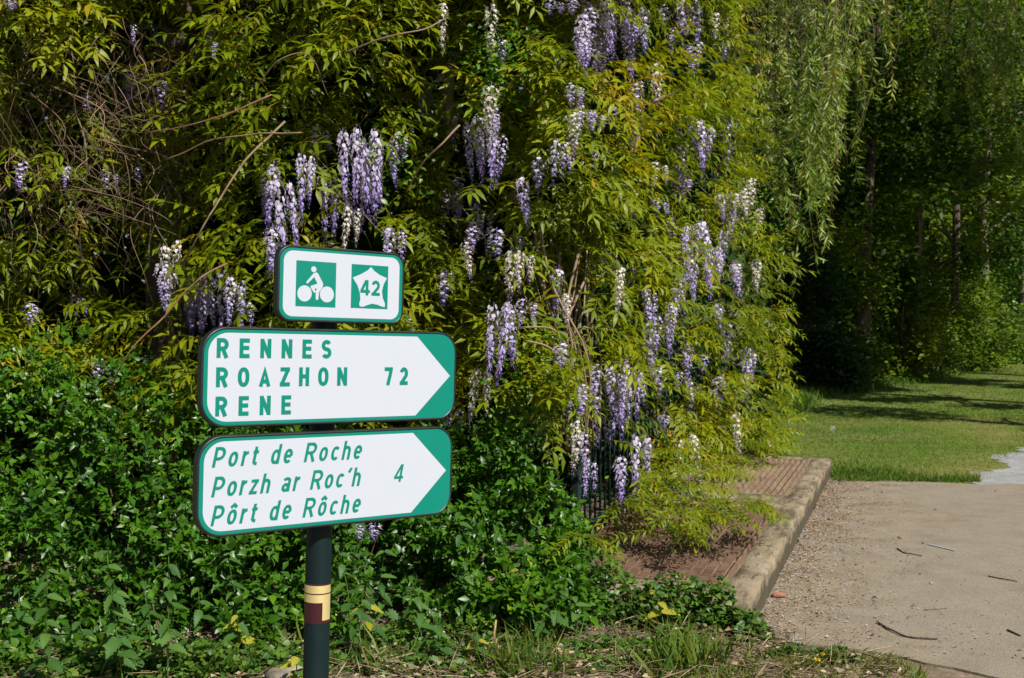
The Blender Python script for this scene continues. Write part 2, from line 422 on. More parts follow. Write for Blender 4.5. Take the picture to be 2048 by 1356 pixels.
def plate(a0, a1, label, crossed):
    b0, b1 = 0.178, 1.08; pitch = 0.060 if crossed else 0.049
    root = empty('cover_plate', ks(a0, b0, 0.0)); root.rotation_euler = (0, 0, math.atan2(KD.y, KD.x))
    tag(root, label, 'metal plate', 'metal cover plates on the slab')
    L_, W_ = a1 - a0, b1 - b0; plate_m = globals()['plate_m'] if crossed else plate_far_m
    # trough section across b, drawn out along a
    prof = []
    nrid = int(W_ / pitch)
    for k in range(nrid):
        y = k * pitch
        prof += [(y, 0.130), (y + pitch * .44, 0.131), (y + pitch * .56, 0.160), (y + pitch * .84, 0.160), (y + pitch * .96, 0.132)]
    prof.append((nrid * pitch, 0.130))
    ns = 3
    V = []; F = []
    for s in range(ns):
        for (y, z) in prof: V.append((L_ * s / (ns - 1), y, z))
    n = len(prof)
    for s in range(ns - 1):
        for k in range(n - 1): F.append((s * n + k, (s + 1) * n + k, (s + 1) * n + k + 1, s * n + k + 1))
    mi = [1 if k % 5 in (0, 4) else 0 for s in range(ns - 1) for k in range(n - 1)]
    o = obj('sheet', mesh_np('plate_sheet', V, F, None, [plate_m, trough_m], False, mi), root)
    # rim angle round the sheet
    G = Geo()
    def box(x0, x1, y0, y1, z0, z1):
        v = [(x, y, z) for x in (x0, x1) for y in (y0, y1) for z in (z0, z1)]
        f = [(0, 1, 3), (0, 3, 2), (4, 6, 7), (4, 7, 5), (0, 4, 5), (0, 5, 1), (2, 3, 7), (2, 7, 6), (0, 2, 6), (0, 6, 4), (1, 5, 7), (1, 7, 3)]
        return v, f
    G.add(*box(-0.018, 0.0, -0.01, W_, 0.125, 0.161)); G.add(*box(L_, L_ + 0.018, -0.01, W_, 0.125, 0.161)); G.add(*box(0.0, L_, -0.012, -0.001, 0.125, 0.162))
    obj('rim', G.mesh('plate_rim', plate_m, False), root)
    if crossed:
        # short raised bars across every ridge: real bars, far too many to be separate objects
        G = Geo(); st = 0.036; k = 0
        for i in range(int(L_ / st)):
            for q in range(nrid):
                y = q * pitch
                v, f = box(i * st + 0.008, i * st + 0.020, y + pitch * .30, y + pitch * 1.0, 0.1585, 0.1675); G.add(v, f)
        s = obj('tread_bars', G.mesh('tread_bars', plate_m, False), root); s['kind'] = 'stuff'
    return root
plate(2.80, 4.81, 'far rusty corrugated cover plate with plain long ridges on the slab', False)
plate(0.0, 2.20, 'near reddish cover plate with fine cross ribs, half under wisteria leaves', True)

# ------------------------------------------------------------------ signpost
white_m = flat_mat('white_film', (0.505, 0.545, 0.61), 0.4, dirt=0.14, dirtcol=(0.45, 0.43, 0.38), scale=9)
green_m = flat_mat('green_film', (0.0, 0.205, 0.148), 0.45, spec=0.25, dirt=0.06, dirtcol=(0.1, 0.3, 0.2))
frame_m = flat_mat('dark_frame', (0.010, 0.017, 0.016), 0.32, dirt=0.25, dirtcol=(0.06, 0.06, 0.05), scale=14)
post_m = flat_mat('dark_green_paint', (0.0035, 0.016, 0.017), 0.42, spec=0.28, dirt=0.07, dirtcol=(0.03, 0.04, 0.035), scale=10)
gold_m = flat_mat('gold_film', (1.0, 0.83, 0.38), 0.5, metal=0.7)
maroon_m = flat_mat('maroon_film', (0.050, 0.010, 0.016), 0.35)

PSI, LEAN = R(39.5), R(1.85)
So = at(655, 750, 3.08)
hd = Vector((math.cos(PSI), math.sin(PSI), 0)); upv = Vector((0, 0, 1))
SU = hd * math.cos(LEAN) - upv * math.sin(LEAN)
SV = hd * math.sin(LEAN) + upv * math.cos(LEAN)
SN = SU.cross(SV)                         # towards the viewer
SM = Matrix(((SU.x, SV.x, SN.x, 0), (SU.y, SV.y, SN.y, 0), (SU.z, SV.z, SN.z, 0), (0, 0, 0, 1)))
# post axis: 6.5 cm behind the face; the base stands on the ground
ax_u, ax_n = 0.030, -0.076
def sp(u, v, n): return So + SU * u + SV * v + SN * n
vb = -(sp(ax_u, 0, ax_n).z) / SV.z
base = sp(ax_u, vb, ax_n)
post_root = empty('signpost', base)
post_root.rotation_euler = SM.to_euler()
tag(post_root, 'dark green post carrying three green and white cycle route direction signs', 'signpost')
def sl(u, v, n=0.0): return Vector((u - ax_u, v - vb, n - ax_n))   # sign coordinates -> post_root coordinates

def rrect(u0, u1, v0, v1, r, n=9):
    rs = r if isinstance(r, (list, tuple)) else [r] * 4     # bl, br, tr, tl
    out = []
    for (cx, cy, a0, rr) in ((u0 + rs[0], v0 + rs[0], 180, rs[0]), (u1 - rs[1], v0 + rs[1], 270, rs[1]), (u1 - rs[2], v1 - rs[2], 0, rs[2]), (u0 + rs[3], v1 - rs[3], 90, rs[3])):
        for k in range(n):
            a = R(a0 + 90 * k / (n - 1)); out.append((cx + rr * math.cos(a), cy + rr * math.sin(a)))
    return out

def poly_mesh(name, polys, n0, mat, step=0.00006, skirt=None):
    V = []; F = []
    for k, P in enumerate(polys):
        pts = [Vector((p[0], p[1], 0)) for p in P]
        i0 = len(V); z = n0 + k * step
        V += [tuple(sl(p.x, p.y, z)) for p in pts]
        for t in tessellate_polygon([pts]):
            a, b, c = (pts[i] for i in t)
            F.append(tuple(i0 + i for i in (t if (b - a).cross(c - a).z > 0 else (t[0], t[2], t[1]))))
    return mesh_np(name, V, F, None, mat, False)

def board_body(u0, u1, v0, v1, r, mat, dep=0.027):
    loops = [(0.004, -dep), (0.0, -dep + 0.004), (0.0, -0.004), (0.0012, -0.0012), (0.004, 0.0), (0.0062, -0.0004), (0.007, -0.0022)]
    V = []; F = []; n = None
    for (ins, z) in loops:
        P = rrect(u0 + ins, u1 - ins, v0 + ins, v1 - ins, [max(0.002, q - ins) for q in r]); n = len(P)
        V += [tuple(sl(p[0], p[1], z)) for p in P]
    for l in range(len(loops) - 1):
        for k in range(n):
            k2 = (k + 1) % n; F.append((l * n + k, l * n + k2, (l + 1) * n + k2, (l + 1) * n + k))
    me = bpy.data.meshes.new('board'); 
    me.from_pydata(V, [], F + [tuple(range(n - 1, -1, -1)), tuple(range((len(loops) - 1) * n, len(loops) * n))])
    me.materials.append(mat); me.update()
    for p in me.polygons: p.use_smooth = len(p.vertices) == 4
    return me

# stroke lettering -------------------------------------------------
def arc(cx, cy, a, b, t0, t1, n=14, e=2.0):
    out = []
    for k in range(n + 1):
        t = R(t0 + (t1 - t0) * k / n); c, s = math.cos(t), math.sin(t)
        out.append((cx + a * math.copysign(abs(c) ** (2 / e), c), cy + b * math.copysign(abs(s) ** (2 / e), s)))
    return out

def glyph(ch, s):
    """centre lines of one letter in a box one cap-height tall; returns width, strokes"""
    h = s / 2; T = 1 - h
    if ch == 'R':
        w_ = 0.64; m = 0.47; r = (T - m) / 2
        return w_, [[(h, 0), (h, 1)], [(h, T)] + arc(w_ - h - r, m + r, r, r, 90, -90) + [(h, m)], [(w_ * 0.52, m), (w_ - h * 0.95, 0)]]
    if ch == 'P':
        w_ = 0.60; m = 0.42; r = (T - m) / 2
        return w_, [[(h, 0), (h, 1)], [(h, T)] + arc(w_ - h - r, m + r, r, r, 90, -90) + [(h, m)]]
    if ch == 'E': return 0.56, [[(h, 0), (h, 1)], [(h, T), (0.56, T)], [(h, 0.52), (0.53, 0.52)], [(h, h), (0.56, h)]]
    if ch == 'N': return 0.62, [[(h, 0), (h, 1)], [(0.62 - h, 0), (0.62 - h, 1)], [(h, 1 - h * 0.6), (0.62 - h, h * 0.6)]]
    if ch == 'H': return 0.60, [[(h, 0), (h, 1)], [(0.6 - h, 0), (0.6 - h, 1)], [(h, 0.52), (0.6 - h, 0.52)]]
    if ch == 'A': return 0.66, [[(h * 0.95, 0), (0.33, T - h * 0.55), (0.66 - h * 0.95, 0)], [(0.17, 0.27), (0.49, 0.27)]]
    if ch == 'Z': return 0.58, [[(0.02, T), (0.575, T)], [(0.575 - h, T), (h, h)], [(0, h), (0.58, h)]]
    if ch == 'O': return 0.64, [arc(0.32, 0.5, 0.32 - h, 0.5 - h, 0, 360, 32, 2.3)]
    if ch == 'S':
        w_ = 0.60; b = (1 - s) / 4; a = w_ / 2 - h
        return w_, [arc(w_ / 2, T - b, a, b, 28, 270, 18) + arc(w_ / 2, h + b, a * 1.02, b, 90, -152, 18)[1:]]
    if ch == '7': return 0.54, [[(0, T), (0.54, T)], [(0.54 - h, T), (0.36, 0.52), (0.22, 0)]]
    if ch == '2':
        a = 0.27 - h * 0.9; b = 0.27 - h * 0.3
        return 0.54, [arc(0.27, T - b, a, b, 165, -35, 14) + [(h * 1.05, h)], [(0, h), (0.54, h)]]
    if ch == '4': return 0.60, [[(0.42, 0), (0.42, 1)], [(0.42 - h * 0.5, 1 - h * 0.3), (h * 0.6, 0.26)], [(0, 0.24 + h * 0.2), (0.60, 0.24 + h * 0.2)]]
    x = 0.74                                                   # x-height
    if ch == 'o': return 0.50, [arc(0.25, x / 2, 0.25 - h, x / 2 - h, 0, 360, 26, 2.2)]
    if ch == 'O^': return 0.50, [arc(0.25, x / 2, 0.25 - h, x / 2 - h, 0, 360, 26, 2.2), [(0.09, 0.83), (0.25, 0.97), (0.41, 0.83)]]
    if ch == 'c': return 0.47, [arc(0.25, x / 2, 0.25 - h, x / 2 - h, 42, 318, 22, 2.2)]
    if ch == 'e': return 0.49, [arc(0.25, x / 2, 0.25 - h, x / 2 - h, 0, 315, 24, 2.2), [(h, x / 2), (0.5 - h, x / 2)]]
    if ch == 'd': return 0.50, [arc(0.25, x / 2, 0.25 - h, x / 2 - h, 0, 360, 26, 2.2), [(0.5 - h, 0), (0.5 - h, 1)]]
    if ch == 'a': return 0.48, [arc(0.24, x - 0.19, 0.24 - h, 0.19 - h, 165, 0, 10) + [(0.48 - h, 0)], arc(0.22, 0.22, 0.22 - h, 0.22 - h * 0.9, 0, 360, 22)]
    if ch == 'r': return 0.34, [[(h, 0), (h, x)], [(h, x * 0.55)] + arc(0.34, x * 0.55, 0.34 - h, x * 0.45 - h, 180, 95, 8)[1:]]
    if ch == 't': return 0.32, [[(0.13, 0.93), (0.13, 0.17)] + arc(0.30, 0.19, 0.17, 0.19 - h, 190, 275, 8)[1:], [(0, x - h), (0.31, x - h)]]
    if ch == 'h': return 0.49, [[(h, 0), (h, 1)], [(h, 0.42)] + arc(0.245, x * 0.6, 0.245 - h, x * 0.4 - h, 180, 0, 14)[1:] + [(0.49 - h, 0)]]
    if ch == 'z': return 0.44, [[(0.02, x - h), (0.435, x - h)], [(0.43 - h, x - h), (h, h)], [(0, h), (0.44, h)]]
    if ch == "'": return 0.16, [[(0.02, 0.76), (0.15, 1.0)]]
    return 0.30, []

def ribbon(pts, s, closed=False):
    """outline polygons (quads) of a stroke with mitred joints"""
    P = [Vector((p[0], p[1])) for p in pts]; n = len(P); Ls = []; Rs = []
    for i in range(n):
        if closed: a, b = P[(i - 1) % (n - 1)] if i == 0 else P[i - 1], P[(i + 1) % (n - 1) if i == n - 1 else i + 1]
        else: a, b = P[max(0, i - 1)], P[min(n - 1, i + 1)]
        d1 = (P[i] - a).normalized() if (P[i] - a).length > 1e-9 else (b - P[i]).normalized()
        d2 = (b - P[i]).normalized() if (b - P[i]).length > 1e-9 else d1
        d = (d1 + d2); d = d.normalized() if d.length > 1e-6 else d1
        nn = Vector((-d.y, d.x)); k = max(0.45, abs(nn.dot(Vector((-d1.y, d1.x)))))
        off = nn * (s / 2 / k); Ls.append(P[i] + off); Rs.append(P[i] - off)
    return Ls, Rs

def lettering(parent, text, u0, u1, vb_, cap, s, n0, mat, shear=0.0, hs=1.0, step=0.00007):
    """one mesh per letter on the sign board"""
    gl = []
    i = 0
    while i < len(text):
        ch = text[i]
        if ch == 'ô': ch = 'O^'
        gl.append(glyph(ch, s)); i += 1
    tot = sum(g_[0] * hs for g_ in gl) * cap
    gap = (u1 - u0 - shear * cap * 0.0 - tot) / max(1, len(gl) - 1)
    out = []; u = u0
    for (w_, strokes) in gl:
        V = []; F = []
        for k, st in enumerate(strokes):
            closed = len(st) > 10 and (Vector(st[0]) - Vector(st[-1])).length < 1e-6
            pts = [(p[0] * hs, p[1]) for p in st]
            Ls, Rs = ribbon(pts, s, closed)
            z = n0 + step * k; i0 = len(V)
            for a, b in zip(Ls, Rs):
                for q in (a, b): V.append(tuple(sl(u + q.x * cap + shear * q.y * cap, vb_ + q.y * cap, z)))
            for j in range(len(Ls) - 1):
                F.append((i0 + 2 * j, i0 + 2 * j + 1, i0 + 2 * j + 3, i0 + 2 * j + 2))
        if V: obj('letter', mesh_np('letter', V, F, None, mat, False), parent)
        u += w_ * hs * cap + gap

def board(u0, u1, v0, v1, r, label):
    b = obj('sign_board', board_body(u0, u1, v0, v1, r, frame_m), post_root); b['label'] = label
    ins = 0.0072
    obj('green_face', poly_mesh('green_face', [rrect(u0 + ins, u1 - ins, v0 + ins, v1 - ins, [q - ins for q in r])], -0.0016, green_m), b)
    return b

def arrow_board(u0, u1, v0, v1, ut, uc, label):
    b = board(u0, u1, v0, v1, [0.070, 0.062, 0.062, 0.070], label)
    i = 0.0185; rr = 0.054
    L_ = rrect(u0 + i, u1, v0 + i * 0.85, v1 - i * 0.85, rr)
    n = len(L_) // 4
    P = L_[:n] + [(uc, v0 + i * 0.85), (ut, (v0 + v1) / 2), (uc, v1 - i * 0.85)] + L_[3 * n:]
    obj('white_arrow', poly_mesh('white_arrow', [P], -0.0011, white_m), b)
    return b
Z0 = -0.0007
bm_ = arrow_board(-0.366, 0.440, -0.135, 0.126, 0.417, 0.296, 'middle arrow sign reading RENNES ROAZHON RENE 72')
for t, u0, u1, v in (('RENNES', -0.325, 0.011, 0.045), ('ROAZHON', -0.325, 0.063, -0.030), ('RENE', -0.325, -0.109, -0.105), ('72', 0.186, 0.266, -0.030)):
    lettering(bm_, t, u0, u1, v, 0.0512, 0.215, Z0, green_m)
bl_ = arrow_board(-0.371, 0.434, -0.417, -0.154, 0.411, 0.289, 'lowest arrow sign with italic Port de Roche lettering and the number 4')
for t, u0, u1, v in (('Port de Roche', -0.331, 0.112, -0.236), ("Porzh ar Roc'h", -0.331, 0.110, -0.312), ('Pôrt de Rôche', -0.331, 0.112, -0.386)):
    lettering(bl_, t, u0, u1, v, 0.0525, 0.158, Z0, green_m, shear=0.21, hs=0.97)
lettering(bl_, '4', 0.2245, 0.262, -0.309, 0.050, 0.15, Z0, green_m, shear=0.21)
bt_ = board(-0.158, 0.246, 0.143, 0.349, [0.040] * 4, 'small top sign with a cyclist symbol and a star numbered 42')
i = 0.0175
obj('white_panel', poly_mesh('white_panel', [rrect(-0.158 + i, 0.246 - i, 0.143 + i * 0.85, 0.349 - i * 0.85, 0.028)], -0.0011, white_m), bt_)
def in_sq(u0, u1, v0, v1): return lambda x, y: (u0 + (u1 - u0) * x, v1 - (v1 - v0) * y)
q1, q2 = in_sq(-0.103, 0.020, 0.1855, 0.3085), in_sq(0.069, 0.190, 0.1865, 0.3085)
obj('symbol_square', poly_mesh('symbol_square', [[q1(0, 1), q1(1, 1), q1(1, 0), q1(0, 0)]], Z0, green_m), bt_)
obj('symbol_square', poly_mesh('symbol_square', [[q2(0, 1), q2(1, 1), q2(1, 0), q2(0, 0)]], Z0, green_m), bt_)
def circ(q, cx, cy, r, n=26): return [q(cx + r * math.cos(2 * math.pi * k / n), cy - r * math.sin(2 * math.pi * k / n)) for k in range(n)]
def bar(q, a, b, w0, w1=None):
    w1 = w0 if w1 is None else w1
    A, B = Vector(a), Vector(b); d = (B - A).normalized(); n = Vector((-d.y, d.x)); out = []
    for (c, ww, s0) in ((A, w0 / 2, 1), (B, w1 / 2, -1)):
        for k in range(7):
            t = math.pi * k / 6 - math.pi / 2
            v = c - d * s0 * ww * math.cos(t) + n * s0 * ww * math.sin(t) * -1
            out.append(q(v.x, v.y))
    return out
cyc = [circ(q1, 0.215, 0.715, 0.178), circ(q1, 0.775, 0.715, 0.178), circ(q1, 0.43, 0.175, 0.066),
       bar(q1, (0.49, 0.30), (0.61, 0.50), 0.12, 0.13), bar(q1, (0.45, 0.29), (0.275, 0.47), 0.07, 0.05),
       bar(q1, (0.60, 0.52), (0.40, 0.575), 0.11, 0.08), bar(q1, (0.39, 0.565), (0.46, 0.665), 0.065, 0.055),
       bar(q1, (0.60, 0.54), (0.53, 0.67), 0.12, 0.08), bar(q1, (0.53, 0.66), (0.525, 0.815), 0.085, 0.07)]
obj('cyclist_symbol', poly_mesh('cyclist_symbol', cyc, Z0 + 0.0004, white_m), bt_)
star = [(.52, .04), (.60, .12), (.75, .205), (.965, .28), (.88, .42), (.835, .58), (.86, .74), (.93, .88), (.92, .955), (.85, .945), (.72, .905), (.57, .885), (.45, .92), (.33, .965), (.24, .96), (.22, .9), (.25, .8), (.235, .66), (.165, .48), (.03, .31), (.25, .22), (.42, .13)]
st_o = obj('star_symbol', poly_mesh('star_symbol', [[q2(*p) for p in reversed(star)]], Z0 + 0.0004, white_m), bt_)
a0, a1 = q2(0.245, 0), q2(0.775, 0)
lettering(bt_, '42', a0[0], a1[0], q2(0, 0.70)[1], 0.0430, 0.20, Z0 + 0.0008, green_m, hs=1.2)

def post_mesh():
    n = 72; V = []; F = []; r = 0.0362
    for z in (0.0, 0.3, vb * -1 + 0.34):
        for k in range(n):
            a = 2 * math.pi * k / n; rr = r - (0.0007 if k % 3 == 0 else 0.0)
            V.append((rr * math.cos(a), z, rr * math.sin(a)))
    for s in range(2):
        for k in range(n):
            k2 = (k + 1) % n; F.append((s * n + k, (s + 1) * n + k, (s + 1) * n + k2, s * n + k2))
    return mesh_np('post', V, F, None, post_m, True)
obj('post', post_mesh(), post_root)
def band(name, v0, v1, a0, a1, r, mat, parent):
    n = 28; V = []; F = []
    for k in range(n + 1):
        a = R(a0 + (a1 - a0) * k / n)
        for v in (v0, v1): V.append((r * math.sin(a), v - vb, r * math.cos(a)))
    for k in range(n): F.append((2 * k, 2 * k + 2, 2 * k + 3, 2 * k + 1))
    return obj(name, mesh_np(name, V, F, None, mat, True), parent)
# angles: 0 = towards the signs' front, negative = left; the viewer sees the post from about -42 degrees
sv = lambda py: -0.430 - (py - 1068) / 291 * 0.395
VA = -31
wm = band('waymark_sticker', sv(1263.5), sv(1182), VA - 100, VA + 74, 0.0368, maroon_m, post_root)
band('gold_stripe', sv(1201.5), sv(1185.5), VA - 100, VA + 70, 0.0372, gold_m, wm)
band('gold_stripe', sv(1220.5), sv(1204), VA - 100, VA + 70, 0.0372, gold_m, wm)
band('gold_stripe', sv(1257), sv(1220.5), VA + 23, VA + 70, 0.0372, gold_m, wm)

# ------------------------------------------------------------------ leaf templates
def fold_leaf(wd=0.3, fold=0.10, droop=0.12, fine=False):
    if fine:
        V = [(0, 0, 0), (.33, 0, 0.02), (.68, 0, 0), (1, 0, -droop), (.30, wd / 2, fold), (.30, -wd / 2, fold), (.66, wd * .36, fold * .7 - droop * .3), (.66, -wd * .36, fold * .7 - droop * .3)]
        F = [(0, 1, 4), (0, 5, 1), (1, 2, 6), (1, 6, 4), (1, 5, 7), (1, 7, 2), (2, 3, 6), (2, 7, 3)]
    else:
        V = [(0, 0, 0), (.52, 0, 0.01), (1, 0, -droop), (.42, wd / 2, fold), (.42, -wd / 2, fold)]
        F = [(0, 1, 3), (1, 2, 3), (0, 4, 1), (1, 4, 2)]
    return np.array(V, float), np.array(F, int), np.zeros(len(V))
def quad_leaf(wd=0.5, fold=0.1):
    return np.array([(0, 0, 0), (.5, -wd / 2, fold), (1, 0, 0), (.5, wd / 2, fold)], float), np.array([(0, 1, 2), (0, 2, 3)]), np.zeros(4)

def rand_dirs(n, zlo=-1, zhi=1):
    a = rng.uniform(0, 2 * math.pi, n); z = rng.uniform(zlo, zhi, n); r = np.sqrt(1 - z * z)
    return np.stack([r * np.cos(a), r * np.sin(a), z], 1)

def serrate_leaf(wd=0.62, teeth=7, droop=0.25, lobed=False):
    """ovate toothed leaf lying along x"""
    V = []; F = []
    mid = []
    for k in range(teeth + 1):
        s = k / teeth; mid.append(len(V)); V.append((s, 0, 0.03 * math.sin(s * 3) - droop * s * s))
    for sgn in (1, -1):
        side = []
        for k in range(2 * teeth + 1):
            s = k / (2 * teeth)
            wv = wd / 2 * (math.sin(math.pi * min(1, s ** 0.62)) ** 0.8) * (1.0 if k % 2 else 0.70)
            side.append(len(V)); V.append((min(1, s + (0.03 if k % 2 else 0)), sgn * wv, 0.09 * wv / wd - droop * s * s + 0.05))
        for k in range(teeth):
            a, b = mid[k], mid[k + 1]; p, q, r_ = side[2 * k], side[2 * k + 1], side[2 * k + 2]
            for t in ((a, q, p), (a, b, q), (b, r_, q)): F.append(t if sgn < 0 else (t[0], t[2], t[1]))
    V = np.array(V, float)
    T = np.where(np.abs(V[:, 1]) < 1e-6, 0.06, -0.02)
    return V, np.array(F), T

def wisteria_leaf(seed, fine):
    """pinnate leaf: rachis with six pairs of drooping lance leaflets and one at the tip"""
    r = np.random.default_rng(seed); G = Geo()
    Lr = 0.24; pairs = r.integers(4, 7)
    k = r.uniform(0.05, 0.16)
    def rp(s): return np.array([Lr * s, 0.02 * math.sin(3 * s), 0.05 * s - k * s * s])
    pts = [rp(s) for s in np.linspace(0, 1, 5)]
    V, F = tube_arr(pts, 0.0022, 0.0012, 3); G.add(V, F, 0.75)
    T = fold_leaf(0.27, 0.06, 0.14, fine)
    pos, fw, up, sz, ti = [], [], [], [], []
    base = r.uniform(-0.12, 0.12)
    for i in range(pairs):
        s = 0.22 + 0.74 * i / (pairs - 1)
        for sg in (1, -1):
            ang = R(r.uniform(42, 74)); dn = r.uniform(-0.05, 0.6)
            d = np.array([math.cos(ang), sg * math.sin(ang), -dn])
            pos.append(rp(s)); fw.append(d); up.append((r.uniform(-.3, .3), -sg * dn * 0.6, 1)); sz.append(r.uniform(0.074, 0.105) * (1 - 0.25 * abs(s - 0.5)))
            ti.append(base + r.uniform(-0.14, 0.14))
    pos.append(rp(1)); fw.append((1, r.uniform(-.2, .2), -0.5)); up.append((0, 0, 1)); sz.append(0.085); ti.append(base)
    V, F, t = place(T, np.array(pos), np.array(fw), np.array(up), sz, np.array(ti)); G.add(V, F, t)
    return G.arrays()

# ------------------------------------------------------------------ hedge surface
HX = [-400, -100, 60, 250, 420, 560, 740, 850, 960, 1100, 1200, 1300, 1400, 1480, 1560, 1620]
HY = [5.85, 5.85, 6.0, 6.2, 5.85, 5.65, 5.65, 6.15, 5.85, 5.95, 6.25, 7.2, 8.7, 9.9, 11.0, 11.8]
def hedge_Y(px): return np.interp(px, HX, HY)
LBX = [-400, 0, 130, 250, 400, 560, 760, 900, 1000, 1080, 1150, 1250, 1340, 1420, 1480, 1560, 1600]
LBY = [700, 700, 740, 790, 830, 860, 880, 870, 830, 800, 830, 900, 940, 950, 930, 900, 860]
RBY = [-200, 0, 250, 400, 520, 700, 850, 930]
RBX = [1455, 1462, 1478, 1500, 1545, 1545, 1560, 1545]
CL = '''267,50,38,20 280,150,62,42,d 325,165,52,32 425,30,80,24,d 430,85,35,22 170,190,40,26,d 45,325,55,32 135,335,42,20 220,342,40,40 278,335,32,22 20,0,22,30 262,145,70,30,d
547,335,120,32 566,365,190,50 612,312,125,42 655,345,140,44,d 700,262,150,52 735,272,165,58 766,280,125,50 800,270,62,40 742,300,150,44 705,415,95,38,o 790,458,90,50 680,375,110,46,d 545,455,90,36 530,350,90,30,d 640,255,60,40,d
342,490,115,52,o 325,530,95,36 400,550,125,62,d 430,545,125,52,d 472,560,95,46 490,600,65,40 380,560,110,50,d 210,722,55,46 65,610,40,36 160,590,55,42,d 270,790,42,40,d 820,630,35,24
870,150,95,62,d 885,200,62,32,d 845,170,70,40,d 943,250,115,42 970,232,135,58 996,270,95,46 990,222,45,26 930,380,95,52,d 945,440,62,32,d 905,380,80,44,d 1002,610,155,55 1016,612,118,36 963,740,115,42,o 907,810,85,40 1050,508,72,42,o 1055,600,55,46 990,455,62,40,d 1035,360,50,36,d
1110,0,30,40 1146,0,28,32 1190,-10,140,62,d 1212,5,110,60,d 1250,-5,85,28 1257,30,62,42 1165,60,62,42 1182,15,70,34 1196,100,55,42,d 1325,15,45,28 1360,-5,78,32 1372,40,32,26 1440,30,52,36,o 1450,90,32,22 1170,88,42,36 1120,112,32,30,d 1345,60,52,30,d 1376,90,32,26 1396,85,48,26 1386,110,42,30
1150,170,42,42 1170,215,48,42 1196,225,38,38 1275,165,55,32 1275,220,65,32 1266,280,30,26 1120,280,78,42 1146,280,64,28 1192,305,32,16 1370,230,45,42 1411,248,100,46 1392,240,62,32 1320,325,50,36,o 1365,340,42,50,d 1376,360,28,30 1322,398,34,36 1440,390,52,22 1467,388,85,30 1488,380,62,22,o 1502,360,62,32,o 1520,420,42,22,o
1346,440,42,32,d 1386,448,65,52 1406,452,135,32 1426,490,105,36 1440,510,42,22 1470,530,64,30 1513,525,62,26,o 1456,460,42,22 1375,545,92,36 1356,558,85,27 1300,580,92,36 1326,630,80,52 1346,610,64,30 1376,690,64,32 1410,712,34,22 1436,610,52,22 1240,575,42,30,d
1262,730,155,38 1230,738,95,42 1205,733,64,46 1250,760,115,42 1281,750,58,22 1180,768,64,50 1150,770,74,52,d 1316,740,54,26 1366,745,34,36 1381,770,52,22 1330,830,28,26 1155,848,95,32,o 1202,830,62,40,d 1180,918,85,36,d 1241,918,95,32 1281,875,160,42 1296,878,64,26 1373,878,98,50,o 1376,945,45,22 1165,870,70,30,d
1260,390,62,42,d 1226,420,52,30,d 1210,500,52,30,d 970,420,52,40,d 1225,510,40,28,d 750,1048,32,32 720,1050,30,26'''
RAC = []
for ent in CL.split():
    f = ent.split(','); x, y, l, b = map(float, f[:4]); fl = f[4] if len(f) > 4 else ''
    l *= 1.12
    if x > 1150: b *= 1.02
    if b > 50: RAC += [(x - b * .27, y + 6, l * .9, b * .56, fl), (x + b * .25, y, l, b * .54, fl)]
    elif b > 36: RAC += [(x - b * .22, y, l, b * .62, fl), (x + b * .27, y + 8, l * .7, b * .50, fl)]
    else: RAC.append((x, y, l, b, fl))
_r = random.Random(23)
for _ in range(54):
    x, y = _r.uniform(880, 1520), _r.uniform(-20, 880)
    if x > np.interp(y, [-200, 0, 250, 400, 520, 700, 930], [1440, 1445, 1460, 1485, 1530, 1530, 1530]) or (y > 700 and x < 1120): continue
    RAC.append((x, y, _r.uniform(45, 110), _r.uniform(26, 40), _r.choice(('d', '', '', 'd', 'o'))))
for _ in range(5):
    RAC.append((_r.uniform(1160, 1290), _r.uniform(-30, 60), _r.uniform(90, 150), _r.uniform(34, 46), _r.choice(('d', '', ''))))
def near_raceme(px, py):
    """thins the leaves standing in front of a flower cluster"""
    c = np.zeros(len(px))
    for (x, y, l, b, fl) in RAC:
        a = np.exp(-(((px - x) / (b * .62 + 16)) ** 4 + ((py - y - l * .55) / (l * .50 + 10)) ** 4)); c = np.maximum(c, a * (.70 if fl == 'd' else .88))
    return rng.random(len(px)) < c
GAPS = [(235, 500, 130, 110, .97), (340, 690, 120, 60, .8), (855, 160, 85, 95, .95), (1010, 130, 60, 60, .5), (925, 400, 60, 70, .75), (480, 600, 90, 60, .7),
        (1140, 930, 85, 120, .95), (1140, 610, 62, 130, .96), (345, 60, 80, 85, .97), (80, 300, 170, 170, .75), (190, 130, 160, 110, .35), (1215, 90, 50, 60, .8), (640, 420, 90, 60, .5), (1240, 470, 70, 50, .4), (700, 880, 160, 60, .4)]
def hedge_density(px, py):
    d = np.where(py < np.interp(px, LBX, LBY) + rng.normal(0, 18, len(px)), 1.0, 0.0)
    d *= np.where(px < np.interp(py, RBY, RBX) + rng.normal(0, 14, len(px)), 1.0, 0.0)
    for (cx, cy, rx, ry, s) in GAPS:
        d *= 1 - s * np.exp(-(((px - cx) / rx) ** 2 + ((py - cy) / ry) ** 2) ** 1.5)
    return d
def unproject(px, py, Y):
    x, y = (px - 1024) / FPX, (678 - py) / FPX
    c, s = math.cos(PITCH), math.sin(PITCH)
    k = Y / (c - y * s)
    return np.stack([x * k, Y, CAM_H + (s + y * c) * k], 1)
def hedge_points(n, x0, x1, y0, y1, dens=True):
    px = rng.uniform(x0, x1, n); py = rng.uniform(y0, y1, n); Y = hedge_Y(px)
    wgt = (Y / 8.5) ** 2
    if dens: wgt = wgt * hedge_density(px, py)
    k = rng.random(n) < np.minimum(1, wgt)
    if dens: k &= ~near_raceme(px, py)
    px, py, Y = px[k], py[k], Y[k]
    P = unproject(px, py, Y)
    lump = nz_arr(P, 1.5) * 0.52 + nz_arr(P, 4.0, 9) * 0.16
    return px, py, Y, lump
